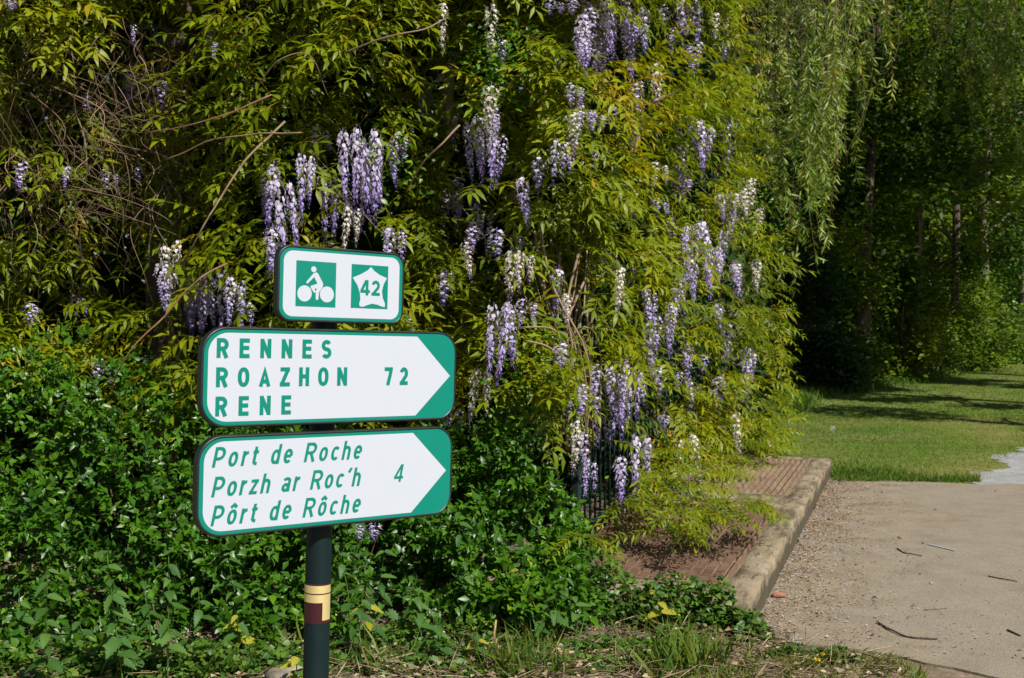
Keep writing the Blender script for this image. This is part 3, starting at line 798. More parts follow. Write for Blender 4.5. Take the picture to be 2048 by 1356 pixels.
def hedge_normal(px):
    e = 8.0; a = np.stack([(px - e - 1024) / FPX * hedge_Y(px - e), hedge_Y(px - e)], 1); b = np.stack([(px + e - 1024) / FPX * hedge_Y(px + e), hedge_Y(px + e)], 1)
    t = b - a; n = np.stack([t[:, 1], -t[:, 0], np.zeros(len(t))], 1)
    return nrm(n)

NV = 14
W_FINE = [wisteria_leaf(100 + k, True) for k in range(NV)]
W_LOW = [wisteria_leaf(100 + k, False) for k in range(NV)]
W_MESH = []
for k in range(NV):
    V, F, t = W_FINE[k]
    for off in (0.30, 0.55, 0.78):
        W_MESH.append(mesh_np('wisteria_leaf', V, F, np.clip(t + off, 0, 1), M['wist']))

def leaf_frame(N, nrmv):
    """direction of each compound leaf: outward and falling"""
    yaw = rng.normal(0, 0.75, N); c, s = np.cos(yaw), np.sin(yaw)
    d = np.stack([nrmv[:, 0] * c - nrmv[:, 1] * s, nrmv[:, 0] * s + nrmv[:, 1] * c, rng.normal(-0.15, 0.45, N)], 1)
    up = np.stack([rng.normal(0, .28, N), rng.normal(0, .28, N), np.ones(N)], 1) + 0.75 * nrmv
    return d, up

def wisteria(x0, x1, label, n_try, base_loc):
    root = empty('wisteria', base_loc); tag(root, label, 'climbing plant', 'wisterias on the fence')
    px, py, Y, lump = hedge_points(int(n_try * 1.2), x0, x1, -400, 1010)
    depth = Y + lump + rng.exponential(0.16, len(px)) - 0.05
    hole = nz_arr(unproject(px, py, Y), 2.6, 15) > rng.normal(1, .3, len(px)) * np.where(px > 1150, .13, .15); depth = depth + np.where(hole, np.where(px > 1150, .7, .5), 0)
    P = unproject(px, py, depth)
    d, up = leaf_frame(len(P), hedge_normal(px))
    sz = rng.uniform(0.8, 1.18, len(P))
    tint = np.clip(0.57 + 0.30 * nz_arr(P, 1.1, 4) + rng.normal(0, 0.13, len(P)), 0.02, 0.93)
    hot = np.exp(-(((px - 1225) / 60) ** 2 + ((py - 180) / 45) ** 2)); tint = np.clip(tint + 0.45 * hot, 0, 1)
    order = np.argsort(depth - Y - lump + rng.random(len(P)) * 0.02)
    vis = [q for q in order if -40 < px[q] < 1600 and -40 < py[q] < 1000]
    step = max(1, len(vis) // 900); parts = vis[::step][:300]; pset = set(parts)
    x, y, z = basis(d, up)
    for q in parts:
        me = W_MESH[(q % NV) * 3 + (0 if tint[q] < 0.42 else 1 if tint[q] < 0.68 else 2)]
        o = bpy.data.objects.new('leaf', me)
        m = Matrix(((x[q, 0], y[q, 0], z[q, 0], 0), (x[q, 1], y[q, 1], z[q, 1], 0), (x[q, 2], y[q, 2], z[q, 2], 0), (0, 0, 0, 1)))
        o.matrix_basis = Matrix.Translation(Vector(P[q]) - Vector(base_loc)) @ m @ Matrix.Scale(sz[q], 4)
        link(o, root)
    rest = np.array([q for q in range(len(P)) if q not in pset])
    G = Geo()
    for k in range(NV):
        s = rest[rest % NV == k]
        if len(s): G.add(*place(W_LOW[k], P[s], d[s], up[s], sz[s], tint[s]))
    o = obj('foliage', G.mesh('wisteria_foliage', M['wist'], True, base_loc), root); o['kind'] = 'stuff'
    return root
wl_loc, wr_loc = (-1.2, 6.3, 0), (0.75, 7.1, 0)
WL = wisteria(-330, 835, 'left wisteria mass behind the signs, olive leaves round a tangle of dry stems', 7600, wl_loc)
WR = wisteria(835, 1600, 'right wisteria mass spilling over the slab with most of the lilac racemes', 11500, wr_loc)

# low branch lying on the plates
def spill(root, base_loc, centres, n, hfac=1.0):
    P = []; D = []
    for (px, py, Y, sx, sy) in centres:
        for _ in range(n):
            P.append(np.array(at(px + random.gauss(0, sx), py + random.gauss(0, sy), Y + random.gauss(0, 0.18))))
    P = np.array(P); P[:, 2] = np.maximum(P[:, 2], 0.22)
    N = len(P); out = np.tile(np.array([0.75, -0.6, 0.0]), (N, 1)); d, up = leaf_frame(N, nrm(out)); d[:, 2] = d[:, 2] * 0.45 + .1
    G = Geo(); tint = np.clip(rng.normal(0.46, 0.17, N), 0, 0.9)
    for k in range(NV):
        s = np.arange(N)[np.arange(N) % NV == k]
        G.add(*place(W_LOW[k], P[s], d[s], up[s], rng.uniform(.55, .8, len(s)), tint[s]))
    o = obj('spilling_branch', G.mesh('spilling_branch', M['wist'], True, base_loc), root); o['kind'] = 'stuff'
spill(WR, wr_loc, [(1290, 1000, 6.45, 24, 16), (1335, 1022, 6.2, 24, 14), (1390, 1022, 6.25, 22, 9), (1335, 1055, 6.0, 20, 9), (1325, 955, 6.7, 24, 18), (1430, 1015, 6.35, 18, 7), (1490, 1008, 6.4, 12, 4)], 20)
spill(WR, wr_loc, [(1310, 925, 7.0, 30, 18), (1370, 915, 7.6, 30, 18), (1275, 965, 6.6, 22, 18), (1240, 1020, 6.25, 22, 14), (1420, 945, 7.6, 26, 14), (1400, 985, 6.7, 24, 12)], 18)
spill(WR, wr_loc, [(1150, 1075, 5.75, 26, 16), (1470, 900, 9.0, 30, 16), (1520, 880, 9.8, 25, 14), (1400, 925, 8.2, 30, 18), (1505, 830, 10.2, 25, 30)], 12)

# racemes
def raceme(seed, nf, old=False):
    """hanging flower spike 0.35 m long, radius 0.06: pea flowers round a stalk, buds at the tip"""
    r = np.random.default_rng(seed); G = Geo(); L_, Rm = 0.35, 0.060
    V, F = tube_arr([(0, 0, 0.03), (0, 0, -L_ * 0.5), (0.004, 0, -L_)], 0.0022, 0.001, 3); G.add(V, F, 0.8)
    for k in range(nf):
        t = (k + r.uniform(0, .9)) / nf; phi = k * 2.399963 + r.normal(0, .25)
        rad = Rm * (1.0 - 0.86 * t ** 1.25) * r.uniform(0.72, 1.08) * min(1, 0.55 + t * 5)
        o = np.array([math.cos(phi), math.sin(phi), 0]); c = o * rad + np.array([0, 0, -t * L_ + 0.008 * r.normal()])
        s = np.array([-o[1], o[0], 0]); u = np.array([0, 0, 1.0]); f = nrm(o + np.array([0, 0, r.uniform(-.5, .1)]))
        sz = 0.0165 * (1 - 0.45 * max(0, t - 0.55) / 0.45) * r.uniform(.85, 1.2)
        tt = np.clip(0.02 + 0.62 * t ** 1.4 + r.normal(0, .09), 0, 1)
        if t > 0.86:
            V = [c - s * sz * .5, c + s * sz * .5, c + f * sz * .9 - u * sz * .5, c + u * sz * .6]
            G.add(V, [(0, 1, 3), (0, 2, 1), (1, 2, 3), (0, 3, 2)], min(1, tt + .2))
        else:
            lean = r.uniform(.1, .5)
            b0 = c - f * sz * .2; top = u * sz * 1.1 - f * sz * lean
            V = [b0, b0 + s * sz * 1.0 + top * .55 + f * sz * .15, b0 + s * sz * .55 + top * 1.15, b0 + top * 1.05 + f * sz * .12, b0 - s * sz * .55 + top * 1.15, b0 - s * sz * 1.0 + top * .55 + f * sz * .15]
            G.add(V, [(0, 1, 2), (0, 2, 3), (0, 3, 4), (0, 4, 5)], [min(1, tt + .25), tt, tt, tt, tt, tt])
            kb = c + f * sz * .3; V = [c, kb + s * sz * .42 - u * sz * .1, kb + f * sz * .9 - u * sz * .45, kb - s * sz * .42 - u * sz * .1, kb - u * sz * .6]
            G.add(V, [(0, 1, 2), (0, 2, 3), (0, 4, 1), (0, 3, 4)], min(1, tt + .22))
    return G.mesh('raceme', M['petal_old'] if old else M['petal'], True)
RAC_L = [raceme(500 + k, 70) for k in range(6)]; RAC_S = [raceme(520 + k, 40) for k in range(5)]; RAC_O = [raceme(540 + k, 60, True) for k in range(3)]
# direction, top, drop, breadth (in the photograph's pixels at the hedge), d = set back in the leaves, o = faded
for k, (px, py, ln, br, fl) in enumerate(RAC):
    right = px >= 835; root, bl = (WR, wr_loc) if right else (WL, wl_loc)
    Y = float(hedge_Y(px)); p0 = np.array([at(px, py, Y)]); lump = float(nz_arr(p0, 1.5)[0] * 0.52 + nz_arr(p0, 4.0, 9)[0] * 0.16)
    Y = Y + lump + (0.20 if fl == 'd' else -0.32 if px < 1150 else -0.42)
    if py > 1040: Y = 5.0
    p = at(px, py, Y); L_ = ln / FPX * Y; Rr = br / 2 / FPX * Y
    lst = RAC_O if fl == 'o' else RAC_L if L_ > 0.22 else RAC_S
    o = bpy.data.objects.new('flower_cluster', lst[k % len(lst)])
    o.location = p - Vector(bl); o.scale = (Rr / 0.062, Rr / 0.062, L_ / 0.36)
    o.rotation_euler = (random.gauss(0, .09), random.gauss(0, .09), random.uniform(0, 6.28))
    if abs(px - 220) < 1: o.rotation_euler = (0, 0.9, 0)
    link(o, root)

# stems ---------------------------------------------------------------
def stem(root, bl, pix, r0, r1, mat, name='vine_stem', n=6, tint=0.5, sides=6):
    pts = smooth_line([at(*p) for p in pix], n)
    pts = [p + Vector((nz(p, 5, 1), nz(p, 5, 2), nz(p, 5, 3))) * 0.012 for p in pts]
    V, F = tube_arr(pts, r0, r1, sides)
    G = Geo(); G.add(V, F, np.clip(tint + 0.2 * rng.normal(size=len(V)), 0, 1))
    return obj(name, G.mesh(name, mat, True, bl), root)
stem(WL, wl_loc, [(570, 245, 5.3), (480, 335, 5.1), (420, 430, 5.0), (385, 495, 5.05), (365, 540, 5.2)], .0055, .0035, M['vine'], tint=.7)
stem(WL, wl_loc, [(455, 528, 5.1), (400, 555, 5.0), (330, 630, 5.0), (270, 690, 4.95), (232, 745, 5.0), (226, 790, 5.1)], .0045, .003, M['redvine'])
stem(WL, wl_loc, [(545, 190, 5.2), (420, 240, 5.2), (290, 268, 5.4)], .004, .003, M['redvine'])
stem(WL, wl_loc, [(600, 265, 5.1), (500, 270, 5.2), (400, 290, 5.3), (330, 320, 5.4)], .004, .0025, M['vine'], tint=.8)
stem(WL, wl_loc, [(690, 105, 5.2), (760, 80, 5.1), (850, 60, 5.1), (890, 40, 5.2)], .0045, .003, M['vine'], tint=.8)
stem(WL, wl_loc, [(520, 165, 5.2), (560, 120, 5.15), (620, 110, 5.2), (660, 190, 5.3)], .0035, .002, M['vine'], tint=.6)
stem(WR, wr_loc, [(920, 250, 5.5), (890, 280, 5.45), (850, 320, 5.5), (815, 380, 5.6)], .0055, .004, M['vine'], tint=.8)
stem(WR, wr_loc, [(1045, 655, 5.5), (1100, 655, 5.5), (1120, 680, 5.6)], .005, .004, M['vine'], tint=1)
stem(WR, wr_loc, [(1050, 680, 5.5), (1095, 690, 5.5), (1140, 720, 5.6)], .005, .004, M['vine'], tint=1)
stem(WR, wr_loc, [(1230, 230, 6.3), (1300, 205, 6.6), (1360, 180, 7.2)], .006, .004, M['vine'], tint=.2)
stem(WR, wr_loc, [(1360, 970, 6.2), (1430, 930, 6.2), (1500, 900, 6.5)], .003, .002, M['vine'], tint=.3)
for k in range(34):      # upright canes in the open heart of the right plant
    x0 = 1085 + random.gauss(0, 28) + 30; top = random.uniform(430, 560); lean = random.gauss(-10, 45)
    Yk = 6.05 + random.uniform(-.15, .35)
    stem(WR, wr_loc, [(x0 + lean, top, Yk + .1), (x0 + lean * .5 + random.gauss(0, 8), (top + 720) / 2, Yk), (x0 + random.gauss(20, 14), 720, Yk), (x0 + random.gauss(10, 14), 900, Yk + .1)], random.uniform(.004, .009), .004, M['vine'], n=4, tint=random.uniform(.5, 1), sides=5)
G = Geo()                # dry tangle of the left plant
for k in range(330):
    x0, y0 = random.uniform(-40, 360), random.uniform(20, 420); Yk = 5.95 + random.uniform(-.25, .35)
    dx, dy = random.gauss(15, 40), random.uniform(60, 260)
    if k % 5 == 0: dx, dy = random.uniform(80, 240), random.gauss(70, 40)
    pts = smooth_line([at(x0, y0, Yk), at(x0 + dx * .35 + random.gauss(0, 30), y0 + dy * .3, Yk - random.uniform(0, .12)), at(x0 + dx * .8 + random.gauss(0, 34), y0 + dy * .7, Yk - random.uniform(-.05, .1)), at(x0 + dx, y0 + dy, Yk + .1)], 5)
    G.add(*tube_arr(pts, random.uniform(.0013, .0034), .0009, 4), random.random() ** 1.6)
for k in range(150):
    x0, y0 = random.uniform(380, 1540), random.uniform(0, 900); Yk = float(hedge_Y(x0)) + random.uniform(-.1, .4)
    dx, dy = random.gauss(0, 50), random.uniform(20, 110)
    pts = smooth_line([at(x0, y0, Yk), at(x0 + dx * .4 + random.gauss(0, 9), y0 + dy * .4, Yk - .08), at(x0 + dx, y0 + dy, Yk)], 4)
    G.add(*tube_arr(pts, random.uniform(.0015, .004), .0012, 4), random.random())
o = obj('dry_stems', G.mesh('dry_stems', M['vine'], True, wl_loc), WL); o['kind'] = 'stuff'

# ivy filling the depth behind the wisteria -------------------------------
def ivy_leaf():
    V = [(0, 0, 0), (.25, .42, .05), (.55, .28, .03), (1, 0, -.08), (.55, -.28, .03), (.25, -.42, .05), (.4, 0, -.02)]
    F = [(0, 6, 1), (1, 6, 2), (2, 6, 3), (3, 6, 4), (4, 6, 5), (5, 6, 0)]
    return np.array(V, float), np.array(F), np.zeros(7)
IVY = ivy_leaf()
px = rng.uniform(-420, 1600, 42000); py = rng.uniform(-260, 1130, 42000)
k = (px < np.interp(py, RBY, RBX) - 20) & (rng.random(42000) < (hedge_Y(px) / 9) ** 1.5 + .25); px, py = px[k], py[k]
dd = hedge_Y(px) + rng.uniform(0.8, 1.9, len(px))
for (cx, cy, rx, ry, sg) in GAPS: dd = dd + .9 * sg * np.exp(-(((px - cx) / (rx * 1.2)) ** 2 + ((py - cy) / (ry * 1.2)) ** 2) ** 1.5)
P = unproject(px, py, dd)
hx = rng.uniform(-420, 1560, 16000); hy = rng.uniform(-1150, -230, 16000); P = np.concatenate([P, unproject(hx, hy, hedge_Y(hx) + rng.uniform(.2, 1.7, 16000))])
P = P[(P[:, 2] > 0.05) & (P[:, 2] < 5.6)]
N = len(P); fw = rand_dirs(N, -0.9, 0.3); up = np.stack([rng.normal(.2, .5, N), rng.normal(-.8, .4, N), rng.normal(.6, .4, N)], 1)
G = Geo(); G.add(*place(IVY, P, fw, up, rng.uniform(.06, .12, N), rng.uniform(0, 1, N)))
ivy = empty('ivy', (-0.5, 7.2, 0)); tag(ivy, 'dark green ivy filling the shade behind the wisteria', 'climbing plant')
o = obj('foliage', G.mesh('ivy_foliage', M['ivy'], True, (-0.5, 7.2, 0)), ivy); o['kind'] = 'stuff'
# small glossy ivy sprays that reach the light in the upper middle
G = Geo(); pts = []
for (cx, cy, sx, sy, n, dy) in ((1010, 105, 55, 50, 420, -.05), (985, 180, 40, 50, 250, 0), (800, 320, 35, 50, 130, -.1), (1085, 760, 45, 60, 420, -.1), (1060, 830, 50, 50, 330, -.1), (1500, 440, 40, 40, 300, 0), (300, 430, 60, 40, 120, 0)):
    x = rng.normal(cx, sx, n); y = rng.normal(cy, sy, n); pts.append(unproject(x, y, hedge_Y(x) + dy + rng.normal(0, .12, n)))
P = np.concatenate(pts); N = len(P); fw = rand_dirs(N, -0.8, 0.5); up = np.stack([rng.normal(.3, .5, N), rng.normal(-.6, .4, N), rng.normal(.8, .4, N)], 1)
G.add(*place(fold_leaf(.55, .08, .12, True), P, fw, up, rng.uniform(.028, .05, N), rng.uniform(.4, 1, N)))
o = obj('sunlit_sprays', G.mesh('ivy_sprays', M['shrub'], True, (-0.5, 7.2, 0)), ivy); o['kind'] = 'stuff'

# ------------------------------------------------------------------ dark green bar fence under the wisteria
fence_m = flat_mat('fence_paint', (0.006, 0.026, 0.025), 0.5, dirt=0.3, dirtcol=(0.05, 0.05, 0.04))
fr = empty('metal_fence', ks(0.0, 1.12, 0)); fr.rotation_euler = (0, 0, math.atan2(KD.y, KD.x))
tag(fr, 'dark green metal bar fence half hidden under the right wisteria', 'fence')
V, F = tube_arr([(0, 0, 0.1), (0, 0, 0.8), (0, 0, 1.5)], 0.008, None, 6)
bar_me = mesh_np('fence_bar', V, F, np.full(len(V), .5), fence_m, True)
k = 0.75
while k < 5.6:
    o = bpy.data.objects.new('bar', bar_me); o.location = (k, 0, 0); link(o, fr); k += 0.115
for z in (0.22, 1.40):
    V, F = tube_arr([(0.7, 0, z), (2.5, 0, z), (5.65, 0, z)], 0.018, None, 4); obj('rail', mesh_np('fence_rail', V, F, None, fence_m, False), fr)
for x_ in (0.69, 2.3, 3.95, 5.66):
    V, F = tube_arr([(x_, 0.0, 0), (x_, 0.0, 0.8), (x_, 0.0, 1.55)], 0.03, None, 4); obj('fence_post', mesh_np('fence_post', V, F, None, fence_m, False), fr)

# ------------------------------------------------------------------ glossy low shrubs
SH_LEAF = fold_leaf(.52, .09, .12, False); SH_FINE = fold_leaf(.55, .09, .12, True)
sh_meshes = [mesh_np('shrub_leaf', SH_FINE[0], SH_FINE[1], np.full(8, t), M['shrub']) for t in (0.15, .4, .6, .8, .97)]
def shrub(x0, x1, top, bottom, Yb, Yt, n, label, loc, nparts=260):
    """a bank of small glossy leaves carried on short sprays"""
    root = empty('glossy_shrub', loc); tag(root, label, 'shrub', 'glossy dark green shrubs along the hedge foot')
    ns = n // 8
    px = rng.uniform(x0, x1, ns); tp = np.interp(px, top[0], top[1]) + np.array([70 * noise.noise(Vector((a / 70, 3.3, Yb))) + 30 * noise.noise(Vector((a / 22, 8.3, Yb))) for a in px]); py = tp + (bottom - tp) * rng.random(ns)
    f = (py - tp) / (bottom - tp)
    Y = Yt + (Yb - Yt) * np.clip(f, 0, 1) ** 1.2
    P = unproject(px, py, Y); P[:, 1] += 0.30 * nz_arr(P, 2.4, 3) + 0.12 * nz_arr(P, 6, 8) + rng.exponential(.12, ns) - .05
    dark = nz_arr(P, 3.2, 21) > rng.normal(.16, .06, ns); P[dark, 1] += .28
    P[:, 2] = np.maximum(P[:, 2], .04)
    sd = nrm(np.stack([rng.normal(0.1, .6, ns), rng.normal(-.7, .5, ns), rng.normal(.35, .5, ns)], 1))
    pos, fw, up, sz, ti = [], [], [], [], []
    base = np.clip(0.45 + .25 * nz_arr(P, 2, 6) + rng.normal(0, .12, ns), 0, 1)
    for j in range(8):
        s = (j // 2) / 3.6; c = P + sd * (s * 0.10)
        side = nrm(np.cross(sd, rand_dirs(ns))) * (1 if j % 2 else -1)
        pos.append(c); fw.append(nrm(sd * (.35 + s * .6) + side * (1.0 - s * .5)))
        up.append(np.stack([rng.normal(.25, .45, ns), rng.normal(-.45, .4, ns), rng.normal(.9, .3, ns)], 1)); sz.append(rng.uniform(.032, .060, ns)); ti.append(base + rng.normal(0, .12, ns))
    pos, fw, up, sz, ti = np.concatenate(pos), np.concatenate(fw), np.concatenate(up), np.concatenate(sz), np.clip(np.concatenate(ti), 0, 1)
    order = np.argsort(pos[:, 1] + rng.random(len(pos)) * .25 - sz * 8); parts = order[:nparts * 3:3]; pset = np.zeros(len(pos), bool); pset[parts] = True
    x, y, z = basis(fw, up)
    for q in parts:
        o = bpy.data.objects.new('leaf', sh_meshes[min(4, int(ti[q] * 5))])
        m = Matrix(((x[q, 0], y[q, 0], z[q, 0], 0), (x[q, 1], y[q, 1], z[q, 1], 0), (x[q, 2], y[q, 2], z[q, 2], 0), (0, 0, 0, 1)))
        o.matrix_basis = Matrix.Translation(Vector(pos[q]) - Vector(loc)) @ m @ Matrix.Scale(sz[q] * 1.15, 4)
        link(o, root)
    r_ = ~pset; G = Geo(); G.add(*place(SH_LEAF, pos[r_], fw[r_], up[r_], sz[r_], ti[r_]))
    o = obj('foliage', G.mesh('shrub_foliage', M['shrub'], True, loc), root); o['kind'] = 'stuff'
    G = Geo()
    for k in range(16):
        px0 = random.uniform(x0, x1); Yk = Yb + random.uniform(.05, .3); tpk = np.interp(px0, top[0], top[1])
        b = gp(px0, bottom - 10); e = at(px0 + random.gauss(0, 60), tpk + random.uniform(0, 250), Yt + random.uniform(-.15, .1)); b.y = max(b.y, Yb) + .35
        G.add(*tube_arr(smooth_line([b, b.lerp(e, .5) + Vector((random.gauss(0, .06), .15, 0)), e], 4), .004, .002, 4), random.random() * .4)
    obj('stems', G.mesh('shrub_stems', M['vine'], True, loc), root)
    return root
shrub(-600, 310, ([-600, 0, 100, 200, 310], [680, 700, 720, 760, 790]), 1400, 4.55, 5.5, 21500, 'glossy dark green shrub filling the lower left corner left of the signs', (-2.2, 5.2, 0))
shrub(300, 700, ([300, 400, 560, 700], [800, 830, 860, 900]), 1275, 4.95, 5.5, 10000, 'glossy dark green shrub directly behind the signpost and lower signs', (-1.2, 5.4, 0))
shrub(700, 1170, ([700, 850, 950, 1050, 1120, 1170], [890, 880, 850, 880, 960, 1060]), 1225, 5.2, 5.7, 11500, 'glossy dark green shrub right of the signpost below the wisteria gap', (-0.3, 5.6, 0))

# ------------------------------------------------------------------ nettles and other weeds
NT = [serrate_leaf(w_, 7, dr) for (w_, dr) in ((.58, .2), (.66, .35), (.55, .5))]
nt_meshes = [[mesh_np('nettle_leaf', T[0], T[1], np.clip(T[2] + c, 0, 1), M['nettle']) for T in NT] for c in (.18, .42, .62, .97)]
def nettle(px, gy, h, label, yellow=False, lean=0.0):
    b = gp(px, gy); root = empty('nettle_plant', b); tag(root, label, 'nettle', 'nettles at the foot of the hedge')
    top = Vector((lean + random.gauss(0, .04), random.gauss(-.05, .03), h)); mid = top * .5 + Vector((random.gauss(0, .02), .02, 0))
    pts = smooth_line([Vector((0, 0, 0)), mid, top], 5); V, F = tube_arr(pts, .0035, .0018, 5)
    G = Geo(); G.add(V, F, .8); obj('stem', G.mesh('nettle_stem', M['nettle'], True), root)
    n = max(4, int(h / .055))
    for k in range(n):
        f = .25 + .75 * (k + 1) / n; p = pts[min(len(pts) - 1, int(f * (len(pts) - 1)))]
        for sg in (0, math.pi):
            a = k * 1.57 + sg + random.gauss(0, .3); sz = (.110 - .060 * f) * random.uniform(.8, 1.25)
            fw = Vector((math.cos(a), math.sin(a), random.uniform(-.5, .15))).normalized(); upq = Vector((random.gauss(0, .2), -.35, 1))
            yv = upq.cross(fw).normalized(); zv = fw.cross(yv)
            m = Matrix(((fw.x, yv.x, zv.x, 0), (fw.y, yv.y, zv.y, 0), (fw.z, yv.z, zv.z, 0), (0, 0, 0, 1)))
            ci = 3 if (yellow and random.random() < .5) else random.choice((0, 1, 1, 2))
            o = bpy.data.objects.new('leaf', nt_meshes[ci][random.randrange(3)])
            o.matrix_basis = Matrix.Translation(p) @ m @ Matrix.Scale(sz, 4); link(o, root)
nettle(470, 1290, .40, 'tall grey green nettle close left of the signpost')
nettle(505, 1325, .22, 'short nettle with yellowed leaves left of the signpost foot', True)
nettle(300, 1325, .36, 'nettle with broad toothed leaves left of the short yellowed one')
nettle(355, 1350, .16, 'low nettle at the bottom edge in front of the left shrub')
nettle(60, 1330, .34, 'nettle in the bottom left corner against the glossy shrub')
nettle(160, 1345, .22, 'small nettle on dry ground near the bottom left corner')
nettle(690, 1330, .34, 'leaning nettle close right of the signpost', False, .10)
nettle(745, 1310, .30, 'nettle with drooping leaves between the post and the dry branch', True)
nettle(845, 1300, .34, 'pale sunlit nettle right of the dry branch')
nettle(935, 1275, .36, 'nettle standing before the shaded middle of the shrub')
nettle(1010, 1265, .30, 'nettle with yellow lower leaves beside the yellow upright stick', True)
nettle(890, 1335, .18, 'short nettle on the litter below the pale sunlit nettle')
nettle(1330, 1270, .24, 'yellowing nettle in the weeds before the slab end', True)

nettle(400, 1330, .34, 'broad leaved nettle at the right foot of the corner shrub')
nettle(545, 1300, .20, 'small nettle touching the left side of the signpost')
nettle(655, 1295, .26, 'nettle half hidden behind the signpost')
nettle(790, 1275, .42, 'tall dark nettle against the shrub above the dry branch')
nettle(1070, 1300, .20, 'low nettle right of the yellow crooked stick')
nettle(965, 1330, .14, 'tiny nettle on the litter left of the yellow crooked stick', True)
nettle(1150, 1285, .22, 'nettle among the weeds above the peeled tan stick')
nettle(230, 1380, .40, 'tall nettle at the bottom edge below the corner shrub')
nettle(600, 1390, .16, 'pale nettle at the bottom edge in front of the stone', True)

nettle(250, 1395, .58, 'tallest nettle rising through the front of the corner shrub')
nettle(100, 1400, .52, 'tall nettle in front of the corner shrub near the left border')
nettle(335, 1375, .56, 'tall nettle at the right of the tallest one in the corner shrub')
nettle(1000, 1255, .50, 'tall nettle in the shade below the wisteria gap')
nettle(915, 1255, .56, 'tall nettle right of the lowest sign arrow')
nettle(700, 1290, .46, 'tall nettle close behind the right side of the post')
nettle(1110, 1290, .30, 'nettle at the lower left of the slab end weeds')

def leaf_carpet(name, label, cat, mat, T, pts, size, parent=None, tint=(0, .9), zr=(.2, 1.0)):
    P = np.array(pts); N = len(P); fw = rand_dirs(N, -.5, .5); up = np.stack([rng.normal(.1, .45, N), rng.normal(-.35, .45, N), rng.uniform(*zr, N)], 1)
    G = Geo(); G.add(*place(T, P, fw, up, rng.uniform(*size, N), rng.uniform(*tint, N)))
    o = obj(name, G.mesh(name, mat, True), parent)
    return tag(o, label, cat, kind='stuff')
def mound(cx, cy, rx, ry, h, n):
    out = []
    for _ in range(n):
        a = random.uniform(0, 6.28); r_ = math.sqrt(random.random()); x = cx + rx * r_ * math.cos(a); y = cy + ry * r_ * math.sin(a)
        hh = h * (1 - r_ * r_) * (.75 + .9 * nz((x, y, 0), 3.5, 2)); out.append((x, y, max(.015, hh * random.uniform(.3, 1.15))))
    return out
pts = []
for (px, py, rx, ry, h, n) in ((1000, 1262, .30, .20, .20, 900), (1120, 1240, .30, .22, .30, 1200), (1235, 1235, .30, .20, .33, 1500), (1340, 1250, .27, .15, .33, 1500), (1435, 1258, .19, .10, .26, 1200), (1500, 1275, .10, .08, .15, 380), (1150, 1180, .30, .2, .28, 800), (1215, 1165, .2, .15, .26, 500), (860, 1285, .35, .15, .14, 600), (1590, 1312, .12, .06, .11, 260), (1670, 1320, .12, .06, .07, 200), (1060, 1300, .35, .15, .08, 500), (1200, 1310, .4, .14, .09, 700), (1330, 1310, .25, .10, .10, 500), (600, 1310, .3, .12, .10, 500), (900, 1320, .3, .10, .10, 500), (760, 1300, .25, .1, .14, 500), (640, 1335, .3, .08, .08, 450), (1080, 1335, .4, .08, .07, 500), (1250, 1335, .3, .08, .07, 400), (880, 1345, .35, .07, .07, 400), (420, 1345, .3, .08, .12, 400), (700, 1320, .3, .15, .09, 420), (480, 1330, .3, .15, .10, 420), (800, 1340, .5, .10, .05, 420), (1000, 1345, .5, .08, .05, 380), (100, 1360, .5, .15, .16, 900), (250, 1365, .4, .12, .16, 800), (390, 1360, .35, .12, .15, 800), (-60, 1360, .4, .15, .16, 500), (520, 1355, .25, .08, .10, 450)):
    q = gp(px, py); pts += mound(q.x, q.y, rx, ry, h, n)
leaf_carpet('ground_cover', 'tangle of bindweed and low green weeds before the slab end', 'weeds', M['weed'], ivy_leaf(), pts, (.016, .040), tint=(0, .93))

# litter, straw and twigs on the soil strip
Pn = 2600; px = rng.uniform(-60, 1800, Pn); py = 1262 + rng.uniform(0, 130, Pn) ; keep = ~((px > 1480) & (py < 1262 + (px - 1480) * .26)); px, py = px[keep], py[keep]
B = np.array([gp(a, b) for a, b in zip(px, py)]); N = len(B); B[:, 2] = rng.uniform(.008, .05, N)
stw = (np.array([(0, -.008, 0), (.5, -.01, .03), (1, 0, 0), (.5, .012, .03)]), np.array([(0, 1, 2), (0, 2, 3)]), np.zeros(4))
G = Geo(); G.add(*place(stw, B, rand_dirs(N, -.12, .35), np.tile([0.1, -.4, 1.0], (N, 1)) + rng.normal(0, .3, (N, 3)), rng.uniform(.04, .20, N), rng.random(N)))
flk = (np.array([(0, -.2, 0), (.5, -.32, .12), (1, 0, 0), (.45, .3, .15)]), np.array([(0, 1, 2), (0, 2, 3)]), np.zeros(4))
s = rng.random(N) < .75; G.add(*place(flk, B[s] + rng.normal(0, .03, (s.sum(), 3)) * [1, 1, .2], rand_dirs(s.sum(), -.2, .3), np.tile([0, -.2, 1.0], (s.sum(), 1)) + rng.normal(0, .4, (s.sum(), 3)), rng.uniform(.012, .04, s.sum()), rng.random(s.sum())))
o = obj('dry_litter', G.mesh('dry_litter', M['straw'])); tag(o, 'dry straw, leaf litter and broken twigs on the soil below the hedge', 'litter', kind='stuff')

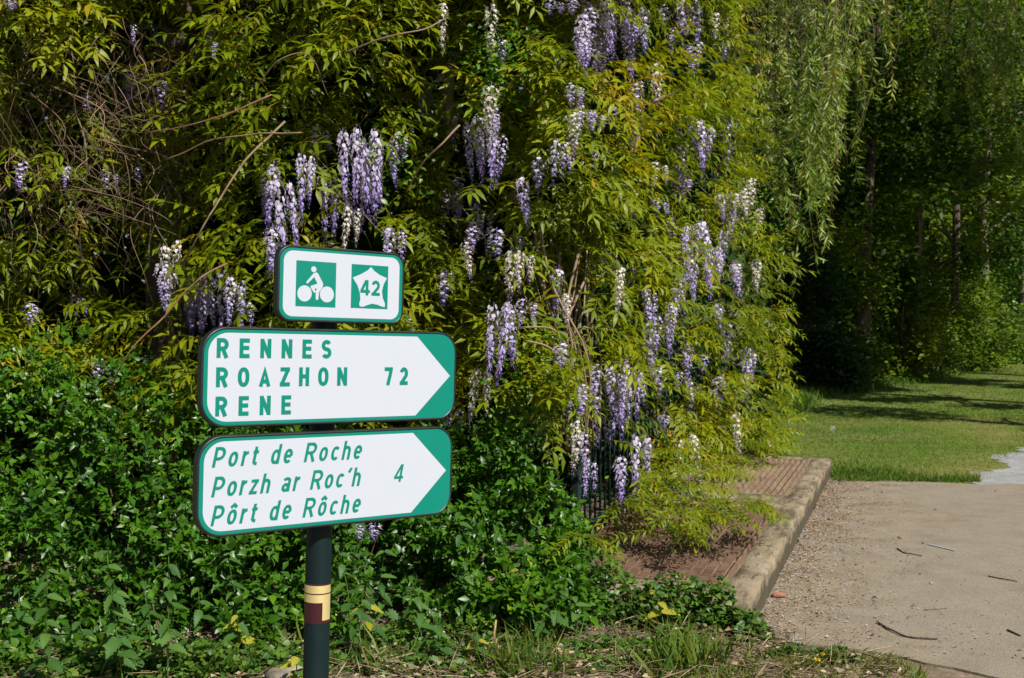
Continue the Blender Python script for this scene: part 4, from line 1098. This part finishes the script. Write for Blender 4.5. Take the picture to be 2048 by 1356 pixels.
# grass ---------------------------------------------------------------
blade = (np.array([(0, -.055, 0), (0, .055, 0), (.55, -.035, .12), (.55, .035, .12), (1, 0, -.02)]), np.array([(0, 1, 3), (0, 3, 2), (2, 3, 4)]), np.array([-.05, -.05, 0, 0, .05]))
tri_b = (np.array([(0, -.10, 0), (0, .10, 0), (1, 0, 0)]), np.array([(0, 1, 2)]), np.zeros(3))
def grass(P, hlo, hhi, T, tint, spread=.35, wide=1.0):
    N = len(P); fw = np.stack([rng.normal(0, spread, N), rng.normal(0, spread, N), np.ones(N)], 1)
    a = rng.uniform(0, 6.28, N); up = np.stack([np.cos(a), np.sin(a), np.zeros(N)], 1)
    TT = (T[0] * np.array([1, wide, 1]), T[1], T[2])
    return place(TT, P, fw, up, rng.uniform(hlo, hhi, N), np.clip(tint, 0, 1))
G = Geo()
n = 9000; px = rng.uniform(1330, 1850, n); py = rng.uniform(1275, 1400, n); lim = np.interp(px, [1330, 1500, 1600, 1700, 1800, 1850], [1285, 1290, 1305, 1312, 1330, 1345])
dn = np.array([nz((a / 60, b / 25, 0), 1, 3) for a, b in zip(px, py)]); k = (py > lim) & (rng.random(n) < .30 + 1.1 * dn) ; px, py, dn = px[k], py[k], dn[k]
B = np.array([gp(a, b) for a, b in zip(px, py)]); G.add(*grass(B, .03, .085, blade, rng.normal(.62, .24, len(B)), .6, .8))
for (cx, cy) in [(random.uniform(880, 1480), random.uniform(1240, 1310)) for _ in range(9)] + [(random.uniform(420, 1300), random.uniform(1300, 1356)) for _ in range(5)]:
    q = gp(cx, cy); m_ = 30; B = np.array([(q.x + random.gauss(0, .06), q.y + random.gauss(0, .05), 0) for _ in range(m_)]); G.add(*grass(B, .08, .26, blade, rng.normal(.5, .25, m_), .6, .5))
for (cx, cy) in ((1400, 1325), (1375, 1345), (1330, 1350), (1010, 1345)):
    q = gp(cx, cy); m_ = 90; B = np.array([(q.x + random.gauss(0, .05), q.y + random.gauss(0, .05), 0) for _ in range(m_)]); G.add(*grass(B, .08, .22, blade, rng.normal(.5, .2, m_), .6, .7))
o = obj('verge_grass', G.mesh('verge_grass', M['grass'])); tag(o, 'rough verge grass along the near edge of the sandy path', 'grass', kind='stuff')

def off_path(P):
    def inside(poly, x, y):
        c = np.zeros(len(x), bool); n = len(poly); j = n - 1
        for i in range(n):
            xi, yi, xj, yj = poly[i][0], poly[i][1], poly[j][0], poly[j][1]
            c ^= ((yi > y) != (yj > y)) & (x < (xj - xi) * (y - yi) / (yj - yi + 1e-12) + xi); j = i
        return c
    jx = rng.normal(0, .05, len(P)) - np.abs(rng.normal(0, .16, len(P))) * (P[:, 1] > 9.9); return ~(inside(PATH, P[:, 0] + jx, P[:, 1] + jx) | inside(GRAVEL, P[:, 0] + jx, P[:, 1] + jx))
G = Geo()
def lawn_pts(n, y0, y1):
    Y = rng.uniform(y0, y1, n); X = rng.uniform(.16, .49, n) * Y; P = np.stack([X, Y, np.zeros(n)], 1)
    ed = np.interp(Y, [9, 10.4, 12, 16, 20, 24], [3.0, 3.0, 2.4, 3.6, 4.2, 6]); k = (X > ed) & off_path(P); return P[k]
for (n, y0, y1, lo, hi, wd) in ((70000, 9.6, 16, .016, .036, .9), (60000, 15, 27, .02, .045, 1.3), (36000, 26, 46, .03, .06, 1.8)):
    P = lawn_pts(n, y0, y1); pat = nz_arr(P[:, :] * [1, 1, 0], .6, 2) + .7 * nz_arr(P * [.5, 1.6, 0], 1.6, 5); G.add(*grass(P, lo, hi, tri_b, .36 + .45 * pat + rng.normal(0, .16, len(P)) + .35 * np.clip(1 - np.abs(P[:, 0] / P[:, 1] - .43) / .07, 0, 1) * (P[:, 1] < 16), .8, wd))
# longer grass where the lawn meets the apron, the slab end and the wood
P = np.array([gp(1668 + random.uniform(0, 150) * random.random() ** .6, 957 - abs(random.gauss(0, 8))) for _ in range(1600)]); G.add(*grass(P, .03, .11, blade, rng.normal(.3, .2, len(P)), .7))
P = np.array([gp(random.uniform(1665, 1960), 966 - abs(random.gauss(0, 5))) for _ in range(1500)]); G.add(*grass(P, .04, .09, blade, rng.normal(.4, .2, len(P)), .6))
ex = np.interp(rng.random(9000), [0, .25, .55, 1], [3.9, 5.2, 9.0, 19]); ey = np.interp(ex, [3.9, 5.2, 7.2, 9, 13, 19], [15.5, 18.8, 21.5, 23.5, 31, 42]) + rng.normal(0.9, .4, 9000)
P = np.stack([ex, ey, np.zeros(9000)], 1); G.add(*grass(P, .06, .22, blade, rng.normal(.35, .15, 9000), .5))
o = obj('lawn_grass', G.mesh('lawn_grass', M['grass'])); tag(o, 'mown sunlit lawn grass between the path and the wood', 'grass', kind='stuff')

# petals and flakes along the kerb
pts = []; ti = []
while len(pts) < 4600:
    a = random.uniform(-.35, 4.7); b = -abs(random.gauss(0, .20 + .25 * max(0, nz((a, 0, 0), .8, 6) + .3) + .16 * max(0, 1.2 - a)))
    d_ = nz((a, b, 0), 5, 4)
    if random.random() > .55 + d_: continue
    p = ks(a, b - .015); pts.append((p.x, p.y, .014 + random.uniform(0, .006))); ti.append(random.random() * .75 if d_ > 0 else random.uniform(.2, 1))
for _ in range(2600):
    a = random.uniform(-.3, 4.8); b = -abs(random.gauss(0, .10)); p = ks(a, b - .01); pts.append((p.x, p.y, .014 + random.uniform(0, .010))); ti.append(random.choice((random.uniform(0, .3), random.uniform(.3, .7), random.uniform(.75, 1))))
for _ in range(200):
    p = gp(random.uniform(1560, 2060), random.uniform(965, 1330)); pts.append((p.x, p.y, .014)); ti.append(random.random() * .7)
for _ in range(160):
    p = ks(random.uniform(-.2, 4.9), random.uniform(.02, .2), .165); pts.append(tuple(p)); ti.append(random.random())
P = np.array(pts); N = len(P)
G = Geo(); G.add(*place(flk, P, rand_dirs(N, -.12, .12), np.tile([0, 0, 1.0], (N, 1)) + rng.normal(0, .3, (N, 3)), rng.uniform(.005, .018, N) * (1 + .6 * (rng.random(N) < .1)), np.array(ti)))
o = obj('petal_litter', G.mesh('petal_litter', M['litter'], False)); tag(o, 'fallen petals and brown flakes gathered along the kerb', 'litter', kind='stuff')

# ------------------------------------------------------------------ sticks, stones, small flowers
def stick(name, pix, r0, r1, mat, label, cat, z=.02, side=None, group='fallen sticks under the hedge'):
    pts = [gp(p[0], p[1], z if len(p) < 3 else p[2]) for p in pix]; c = pts[0].copy()
    line = smooth_line([p - c for p in pts], 6); line = [p + Vector((nz(p, 8, 1), nz(p, 8, 2), .6 * nz(p, 8, 3))) * .012 for p in line]
    V, F = tube_arr(line, r0, r1, 7); G = Geo(); G.add(V, F)
    if side:
        for (i, dx, dy, dz) in side:
            p = line[min(len(line) - 1, int(i * len(line)))]; G.add(*tube_arr([p, p + Vector((dx, dy, dz)) * .6, p + Vector((dx, dy, dz))], r1 * .7, r1 * .3, 5))
    o = obj(name, G.mesh(name, mat, True), None, c); return tag(o, label, cat, group)
stick('fallen_branch', [(690, 1285, .05), (745, 1310, .04), (790, 1330, .03), (815, 1340, .02)], .016, .010, M['stick'], 'thick grey brown branch lying right of the signpost foot', 'branch', side=[(.5, .12, .02, .03)])
stick('fallen_branch', [(1110, 1308, .03), (1180, 1302, .03), (1250, 1300, .03)], .006, .010, M['peeled'], 'peeled tan stick lying flat among weeds below the slab', 'stick', side=[(.3, -.1, .02, .02)])
stick('fallen_branch', [(992, 1240, .14), (990, 1275, .07), (1000, 1300, .03), (1012, 1345, .02)], .005, .006, M['peeled'], 'yellow upright crooked stick at the foot of the right shrub', 'stick', side=[(.45, -.09, 0, -.01)])
stick('fallen_branch', [(1010, 1255, .05), (1050, 1235, .09), (1085, 1215, .12)], .005, .003, M['stick'], 'thin pale stick slanting up behind the yellow crooked stick', 'stick')
stick('fallen_branch', [(1065, 1185, .10), (1090, 1140, .2), (1108, 1100, .28)], .004, .003, M['stick'], 'straight dry cane leaning up right of the shrub', 'stick')
stick('fallen_branch', [(710, 1155, .25), (735, 1190, .17), (775, 1235, .06)], .005, .003, M['stick'], 'dry twig slanting down in the shade right of the post', 'stick', side=[(.4, .12, 0, -.01)])
stick('fallen_branch', [(1380, 1290, .05), (1450, 1310, .04), (1520, 1335, .02)], .006, .004, M['twig'], 'dark twig under the weeds before the slab corner', 'stick')
stick('fallen_branch', [(880, 1305), (930, 1330), (960, 1352)], .004, .004, M['stick'], 'dry twig on the litter midway along the bottom edge', 'stick')
stick('fallen_branch', [(560, 1265, .05), (520, 1262, .07), (470, 1255, .10)], .005, .003, M['stick'], 'dry twig crossing behind the nettle left of the post', 'stick')
stick('fallen_branch', [(1075, 1130, .22), (1080, 1060, .38), (1085, 1000, .5)], .006, .004, M['peeled'], 'upright pale cane at the right end of the glossy shrub', 'stick')
stick('twig_on_path', [(1755, 1244, .018), (1795, 1266, .018), (1830, 1275, .018), (1875, 1277, .018)], .005, .0035, M['twig'], 'dark bent twig lying on the sandy path', 'twig', side=[(.45, -.02, .04, 0)], group='twigs on the path')
stick('twig_on_path', [(1795, 1097, .016), (1812, 1106, .016), (1846, 1112, .016)], .004, .003, M['twig'], 'short thin twig in the middle of the path', 'twig', group='twigs on the path')
stick('twig_on_path', [(1978, 1152, .016), (2008, 1158, .016), (2036, 1164, .016)], .004, .003, M['twig'], 'thin straight twig near the right edge of the path', 'twig', group='twigs on the path')
stick('twig_on_path', [(2016, 1260, .016), (2042, 1271, .016)], .005, .004, M['twig'], 'small dark twig in the near right part of the path', 'twig', group='twigs on the path')
stick('twig_on_path', [(1850, 1219, .016), (1895, 1216, .016)], .003, .002, M['stick'], 'pale straw like twig left of centre on the path', 'twig', group='twigs on the path')

def lump(name, loc, size, mat, label, cat, seed=0):
    bm = bmesh.new(); bmesh.ops.create_icosphere(bm, subdivisions=3, radius=1)
    for v in bm.verts:
        n_ = 1 + .28 * noise.noise(v.co * 1.4 + Vector((seed, 0, 0))) + .1 * noise.noise(v.co * 4 + Vector((seed, 0, 0)))
        v.co = Vector((v.co.x * size[0], v.co.y * size[1], v.co.z * size[2])) * n_
    me = bpy.data.meshes.new(name); bm.to_mesh(me); bm.free(); me.materials.append(mat)
    for p in me.polygons: p.use_smooth = True
    o = obj(name, me, None, loc); return tag(o, label, cat)
q = gp(575, 1372); lump('stone', (q.x, q.y, .02), (.10, .09, .06), M['rock'], 'rounded tan stone at the bottom edge left of the signpost', 'stone', 3)
q = gp(1557, 1199); lump('brick_fragment', (q.x, q.y, .025), (.038, .018, .014), M['brick'], 'curved terracotta fragment against the foot of the kerb', 'brick fragment', 8)
for (px, py, s_, mt, lb) in ((1800, 1080, .012, 'brick', 'orange pellet in the middle of the path'), (1660, 1043, .013, 'brick', 'dark red pellet beside the kerb litter'), (1847, 1091, .008, 'brick', 'small orange pellet at the tip of the pale blue mark'), (1765, 988, .010, 'brick', 'orange pellet on the far part of the path')):
    q = gp(px, py); lump('pellet', (q.x, q.y, .012 + s_ * .6), (s_ * 1.2, s_, s_ * .8), M[mt], lb, 'pellet', px)
blue = flat_mat('blue_chalk', (0.29, 0.30, 0.33), 0.9)
a, b, c, d = gp(1856, 1092), gp(1910, 1105), gp(1911, 1107), gp(1857, 1094)
o = obj('chalk_mark', mesh_np('chalk_mark', [(p.x, p.y, .0165) for p in (a, d, c, b)], [(0, 1, 2, 3)], None, blue, False)); tag(o, 'faint pale blue streak painted on the path', 'paint mark')

puff_m = flat_mat('seed_down', (0.75, 0.75, 0.72), 0.9); yel_m = flat_mat('yellow_petal', (0.75, 0.50, 0.015), 0.6); stemm = flat_mat('flower_stem', (0.12, 0.2, 0.03), 0.6)
def dandelion(loc, h, clock, rad, label):
    root = empty('dandelion', loc); tag(root, label, 'dandelion', 'dandelions in the grass')
    V, F = tube_arr([(0, 0, 0), (.01, 0, h * .6), (.012, -.01, h)], .003, .002, 5); obj('stem', mesh_np('dandelion_stem', V, F, None, stemm), root)
    G = Geo(); c = np.array([.012, -.01, h])
    if clock:
        dv = rand_dirs(160); N = len(dv); T = (np.array([(0, -.01, 0), (0, .01, 0), (.9, 0, 0), (1, -.10, 0), (1, .10, 0), (1, 0, .1)]), np.array([(0, 1, 2), (2, 3, 4), (2, 5, 3)]), np.zeros(6))
        G.add(*place(T, np.tile(c, (N, 1)), dv, rand_dirs(N), np.full(N, rad), np.zeros(N))); obj('seed_head', G.mesh('seed_head', puff_m), root)
    else:
        dv = rand_dirs(70, .05, .95); N = len(dv); T = (np.array([(.1, -.06, 0), (.1, .06, 0), (1, .1, 0), (1, -.1, 0)]), np.array([(0, 1, 2), (0, 2, 3)]), np.zeros(4))
        G.add(*place(T, np.tile(c, (N, 1)), dv, rand_dirs(N), np.full(N, rad), np.zeros(N))); obj('flower_head', G.mesh('flower_head', yel_m), root)
dandelion(gp(1586, 1322), .10, True, .017, 'white dandelion clock in the weeds at the near path edge')
dandelion(gp(1663, 885), .16, True, .032, 'white dandelion clock standing alone on the lawn')
dandelion(gp(1560, 1335), .03, False, .014, 'yellow dandelion left of the near dandelion clock')
dandelion(gp(1626, 1345), .05, False, .017, 'orange yellow dandelion in the verge grass right of the near clock')
dandelion(gp(1638, 1332), .05, False, .011, 'tiny yellow dandelion behind the orange yellow one')
dandelion(gp(1745, 790), .25, False, .035, 'yellow flower head at the foot of the wood edge')

# ------------------------------------------------------------------ trees
TL = quad_leaf(.55, .12)
def limb_set(rngs, base, h, lean, spread, n):
    top = base + Vector((lean[0], lean[1], h)); out = [[base, base.lerp(top, .35) + Vector((rngs.gauss(0, .08), rngs.gauss(0, .08), 0)), base.lerp(top, .7) + Vector((rngs.gauss(0, .15), rngs.gauss(0, .15), 0)), top]]
    for k in range(n):
        f = rngs.uniform(.25, .9); p = base.lerp(top, f); a = rngs.uniform(0, 6.28); l = spread * rngs.uniform(.5, 1.0) * (1.15 - .5 * f)
        e = p + Vector((math.cos(a) * l, math.sin(a) * l, l * rngs.uniform(.1, .8))); m = p.lerp(e, .5) + Vector((0, 0, rngs.uniform(-.1, .25)))
        out.append([p, m, e])
    return out
def tree(name, label, loc, h, rad, crown_z, trunk_r, nleaf, lsize, mat, bark, seed, group, lean=(0, 0), nclump=40, flat=.8):
    rs = random.Random(seed); rg = np.random.default_rng(seed)
    root = empty(name, loc); tag(root, label, 'tree', group)
    limbs = limb_set(rs, Vector((0, 0, 0)), h * .93, lean, rad, 9)
    V, F = tube_arr(smooth_line(limbs[0], 4), trunk_r, trunk_r * .2, 8); V[:8, :2] *= 1.5; obj('trunk', mesh_np('trunk', V, F, None, bark), root)
    for l in limbs[1:]:
        G = Geo(); G.add(*tube_arr(smooth_line(l, 3), trunk_r * .32, trunk_r * .08, 5)); obj('limb', G.mesh('limb', bark), root)
    C = []
    for k in range(nclump):
        d = rand_dirs(1)[0]; r_ = rs.random() ** .45; C.append((lean[0] * .6 + d[0] * rad * r_, lean[1] * .6 + d[1] * rad * r_, crown_z + (h - crown_z) * .5 + d[2] * (h - crown_z) * .52 * r_))
    for l in limbs[1:]: C.append(tuple(l[-1]))
    C = np.array(C); ci = rg.integers(0, len(C), nleaf); P = C[ci] + rg.normal(0, 1, (nleaf, 3)) * np.array([rad * .125, rad * .125, rad * .075])
    P = P[P[:, 2] > .1]; N = len(P)
    up = np.stack([rg.normal(.1, .5, N), rg.normal(-.3, .5, N), rg.normal(.8, .4, N)], 1)
    cl = rg.uniform(.0, .85, len(C)); ti = cl[ci[:N]] + rg.normal(0, .18, N)
    G = Geo(); G.add(*place(TL, P, nrm(np.stack([rg.normal(0, 1, N), rg.normal(0, 1, N), rg.normal(-.3, .5, N)], 1)), up, rg.uniform(*lsize, N), np.clip(ti, 0, 1)))
    obj('crown', G.mesh('crown', mat), root)
    return root
wg = 'trees of the wood beyond the lawn'
WOOD = [(5.6, 24.0, 11, 2.6, 1.0, .14, 'tree with leaves darkened for shade at the left end of the wood beside the wisteria', 'bark', (-.3, 0)),
        (7.4, 23.6, 10, 2.2, 1.3, .16, 'tree with a thick brown foot left of the slender woodland trunks', 'bark', (.2, 0)),
        (8.7, 24.4, 9.5, 2.0, 1.6, .10, 'slender forked tree with a reddish trunk at the lawn edge', 'bark', (.3, 0)),
        (10.6, 27.0, 11, 2.4, 1.8, .12, 'woodland tree between the forked tree and the pale trunk', 'bark', (-.2, 0)),
        (13.0, 30.8, 12, 2.6, 2.2, .15, 'tree with a pale straight trunk in the right of the wood', 'pale_bark', (0, 0)),
        (15.2, 33.5, 12, 2.7, 1.6, .14, 'leafy tree right of the pale straight trunk', 'pale_bark', (.3, 0)),
        (17.6, 37.0, 13, 3.0, 1.5, .15, 'tree at the far right of the wood where the lawn ends', 'bark', (0, 0)),
        (3.4, 23.5, 11, 2.6, .8, .15, 'tree with leaves darkened for shade rising behind the right edge of the wisteria', 'bark', (0, 0)),
        (6.6, 28.0, 13, 3.2, 1.5, .18, 'tall dark tree in the second row at the left of the wood', 'bark', (0, 0)),
        (10.0, 32.0, 14, 3.4, 1.5, .2, 'tall dark tree in the second row at the middle of the wood', 'bark', (0, 0)),
        (14.6, 38.5, 15, 3.8, 1.5, .2, 'tall dark tree in the second row right of the middle', 'bark', (0, 0)),
        (20.5, 44.0, 15, 4.0, 1.0, .2, 'tall tree in the second row at the right end of the wood', 'bark', (0, 0))]
for k, (x, y, h, rd, cz, tr, lb, bk, ln) in enumerate(WOOD):
    tree('woodland_tree', lb, (x, y, 0), h, rd, cz, tr, 9500 if k < 7 else 8000, (.10, .19) if k < 7 else (.16, .28), M['ivy'] if k in (0, 7) else M['wood_leaf'], M[bk], 40 + k, wg, ln, 55)  # two trees by the hollow take the darkest leaf colour, standing in for shade
# bushes along the wood's edge
def bush(loc, rx, h, n, lsize, mat, label, seed, group):
    rg = np.random.default_rng(seed); root = empty('understory_bush', loc); tag(root, label, 'bush', group)
    nc = 17; C = np.stack([rg.normal(0, rx * .5, nc), rg.normal(0, rx * .4, nc), rg.uniform(.1, h, nc)], 1); ci = rg.integers(0, nc, n)
    P = C[ci] + rg.normal(0, 1, (n, 3)) * np.array([rx * .2, rx * .2, h * .085]); P[:, 2] = np.abs(P[:, 2]) + .03
    ti = rg.uniform(.2, .95, nc)[ci] + rg.normal(0, .15, n)
    G = Geo(); G.add(*place(quad_leaf(.6, .12), P, rand_dirs(n, -.7, .4), np.stack([rg.normal(.1, .5, n), rg.normal(-.35, .5, n), rg.normal(.8, .4, n)], 1), rg.uniform(*lsize, n), np.clip(ti, 0, 1)))
    obj('foliage', G.mesh('bush_foliage', mat), root)['kind'] = 'stuff'
    G = Geo()
    for k in range(7):
        e = C[k]; G.add(*tube_arr([(rg.normal(0, .08), rg.normal(0, .08), 0), (e[0] * .5, e[1] * .5, e[2] * .55), tuple(e)], .022, .008, 5))
    obj('stems', G.mesh('bush_stems', M['bark']), root)
bg_ = 'bushes along the edge of the wood'
for k, (x, y, rx, h, lb) in enumerate([(4.4, 20.3, .9, 2.6, 'bush with leaves darkened for shade in the corner beside the wisteria'), (5.4, 20.6, .8, 1.5, 'small round leaved bush left of the thick brown tree foot'), (6.4, 22.4, .9, 2.2, 'bush spreading round the thick brown tree foot'), (8.1, 23.6, .8, 1.7, 'bush left of the reddish forked trunk'), (9.5, 25.4, .9, 1.8, 'bush right of the reddish forked trunk'), (11.2, 27.6, 1.0, 1.6, 'bush midway between the forked tree and the pale trunk'), (12.2, 29.4, .8, 1.4, 'low bush at the left of the pale straight trunk'), (14.0, 31.6, 1.1, 2.4, 'bright leaved bush at the right of the pale straight trunk'), (16.0, 34.6, 1.1, 2.6, 'broad leaved green bush near the right border of the lawn'), (18.2, 38.2, 1.4, 2.2, 'bush at the far right end of the wood edge')]):
    bush((x, y, 0), rx * 1.15, h * 1.5, 6500, (.06, .14), M['ivy'] if k in (0, 1) else M['shrub'] if k in (7, 8) else M['wood_leaf'], lb, 80 + k, bg_)  # first two bushes use the dark ivy colour to paint the hollow's shade
# the wood behind, one mass
n = 78000; X = rng.uniform(-22, 46, n); Y = 30 + np.maximum(0, X - 6) * .75 + rng.uniform(5, 12, n); Z = rng.uniform(0, 17, n); nb = 22000; nc_ = 26000; X[-nc_:] = rng.uniform(1, 34, nc_); Y[-nc_:] = 28 + np.maximum(0, X[-nc_:] - 6) * .9 + rng.uniform(3, 7, nc_); Z[-nc_:] = rng.uniform(0, 8, nc_); X[:nb] = rng.uniform(-9, 1.3, nb); Y[:nb] = rng.uniform(10.5, 13.5, nb); Z[:nb] = rng.uniform(0, 8, nb); P = np.stack([X, Y, Z], 1)
G = Geo(); G.add(*place(quad_leaf(.6, .12), P, rand_dirs(n, -.7, .4), np.stack([rng.normal(0, .5, n), rng.normal(-.4, .5, n), rng.normal(.8, .4, n)], 1), np.where(np.arange(n) < nb, rng.uniform(.22, .42, n), rng.uniform(.3, .6, n)), rng.uniform(0, .4, n)))
o = obj('far_wood', G.mesh('far_wood', M['wood_leaf'])); tag(o, 'dark mass of the deeper wood behind the hedge and the edge trees', 'wood', kind='stuff')

# willows: long hanging whips
WLF = quad_leaf(.17, .03)
def willow(label, loc, h, strands, whip, seed, ntop):
    rs = random.Random(seed); root = empty('willow_tree', loc); tag(root, label, 'tree', 'weeping willows')
    base = Vector(loc)
    V, F = tube_arr(smooth_line([Vector((0, 0, 0)), Vector((.1, .1, h * .35)), Vector((-.1, 0, h * .7)), Vector((0, 0, h))], 4), .26, .08, 9); obj('trunk', mesh_np('trunk', V, F, None, M['bark']), root)
    GW = Geo(); GL = Geo(); tips = []
    for (px, Y, ylow, sx) in strands:
        for _ in range(whip):
            x = px + rs.gauss(0, sx); Yk = Y + rs.gauss(0, .7); yl = ylow + rs.gauss(-20, 85) - abs(x - px) * .5
            b = at(x, yl, Yk) - base; top = Vector((b.x + rs.gauss(-.1, .2), b.y + rs.gauss(0, .2), max(b.z + 1.0, h * rs.uniform(.62, .9))))
            sway = Vector((rs.gauss(0, .22), rs.gauss(0, .22), 0))
            pts = smooth_line([top, top.lerp(b, .35) + sway, top.lerp(b, .72) + sway * .2 + Vector((rs.gauss(0, .14), rs.gauss(0, .14), 0)), b], 5); GW.add(*tube_arr(pts, .006, .002, 3), rs.random() * .7)
            tips.append(top)
            Pp = np.array([tuple(p) for p in pts]); L_ = np.linalg.norm(Pp[-1] - Pp[0]); m = int(L_ * 40); rg_ = np.random.default_rng(rs.randrange(10 ** 6)); kn = rg_.uniform(0, 1, max(3, int(L_ * 2.2))); f = np.clip(kn[rg_.integers(0, len(kn), m)] + rg_.normal(0, .035, m), 0, 1); idx = f * (len(Pp) - 1); i0 = np.minimum(idx.astype(int), len(Pp) - 2); fr_ = (idx - i0)[:, None]
            q = Pp[i0] * (1 - fr_) + Pp[i0 + 1] * fr_; a = rng.uniform(0, 6.28, m)
            fw = np.stack([np.cos(a) * .8, np.sin(a) * .8, rng.uniform(-1.4, -.1, m)], 1)
            GL.add(*place(WLF, q, fw, rand_dirs(m, -.2, .8), rng.uniform(.08, .15, m), np.clip(rs.gauss(.45, .28) + rng.normal(0, .16, m), 0, 1)))
    for t in tips[::max(1, len(tips) // ntop)]:
        s0 = Vector((0, 0, h * rs.uniform(.45, .8))); G = Geo(); G.add(*tube_arr(smooth_line([s0, s0.lerp(t, .5) + Vector((0, 0, .5)), t], 4), .045, .012, 5), .1); obj('limb', G.mesh('willow_limb', M['vine']), root)
    obj('whips', GW.mesh('willow_whips', M['vine']), root)['kind'] = 'stuff'; obj('crown', GL.mesh('willow_crown', M['willow']), root)
willow('pale grey green weeping willow hanging beside the right edge of the wisteria', (3.1, 16.4, 0), 8.5,
       [(1475, 13.6, 360, 20), (1515, 13.4, 440, 22), (1555, 13.2, 400, 25), (1590, 13.0, 460, 22), (1630, 13.0, 430, 22), (1665, 13.2, 350, 18), (1560, 14.5, 300, 60), (1640, 14.6, 300, 50), (1710, 14.5, 180, 35), (1745, 14.8, 90, 40), (1690, 13.6, 260, 30)], 13, 5, 20)
willow('darker weeping willow trailing down the right side of the wood', (13.2, 23.5, 0), 11,
       [(1880, 20, 130, 45), (1930, 20, 180, 45), (1970, 20, 220, 45), (2010, 20, 260, 45), (2050, 19.5, 330, 40), (2090, 19.5, 380, 40), (1820, 21, 50, 45)], 10, 6, 20)

# old trunk behind the left wisteria, and unseen trees at right, two added to shade the wood
tree('old_tree', 'dark fissured trunk behind the dry stems at the upper left', (-2.05, 6.85, 0), 8.5, 2.4, 4.6, .16, 5000, (.10, .17), M['wood_leaf'], M['bark'], 71, 'old trees behind the hedge')
SHADE = [(14.5, 17.0, 14.5, 1.8, 9.6), (9.9, 15.9, 11.0, 1.9, 6.3), (7.7, 13.4, 4.9, .95, 3.3)]
for k, (x, y, h, rd, cz) in enumerate(SHADE):
    tree('offscreen_tree', ['taller of the two unseen trees added to shade the wood', 'nearer and lower of the two unseen trees added to shade the wood', 'small young tree beside the gravel path'][k], (x, y, 0), h, rd, cz, .2, 9000 if k < 2 else 2200, (.2, .34) if k < 2 else (.08, .15), M['wood_leaf'], M['bark'], 90 + k, 'trees beside the gravel path', (0, 0), 55)
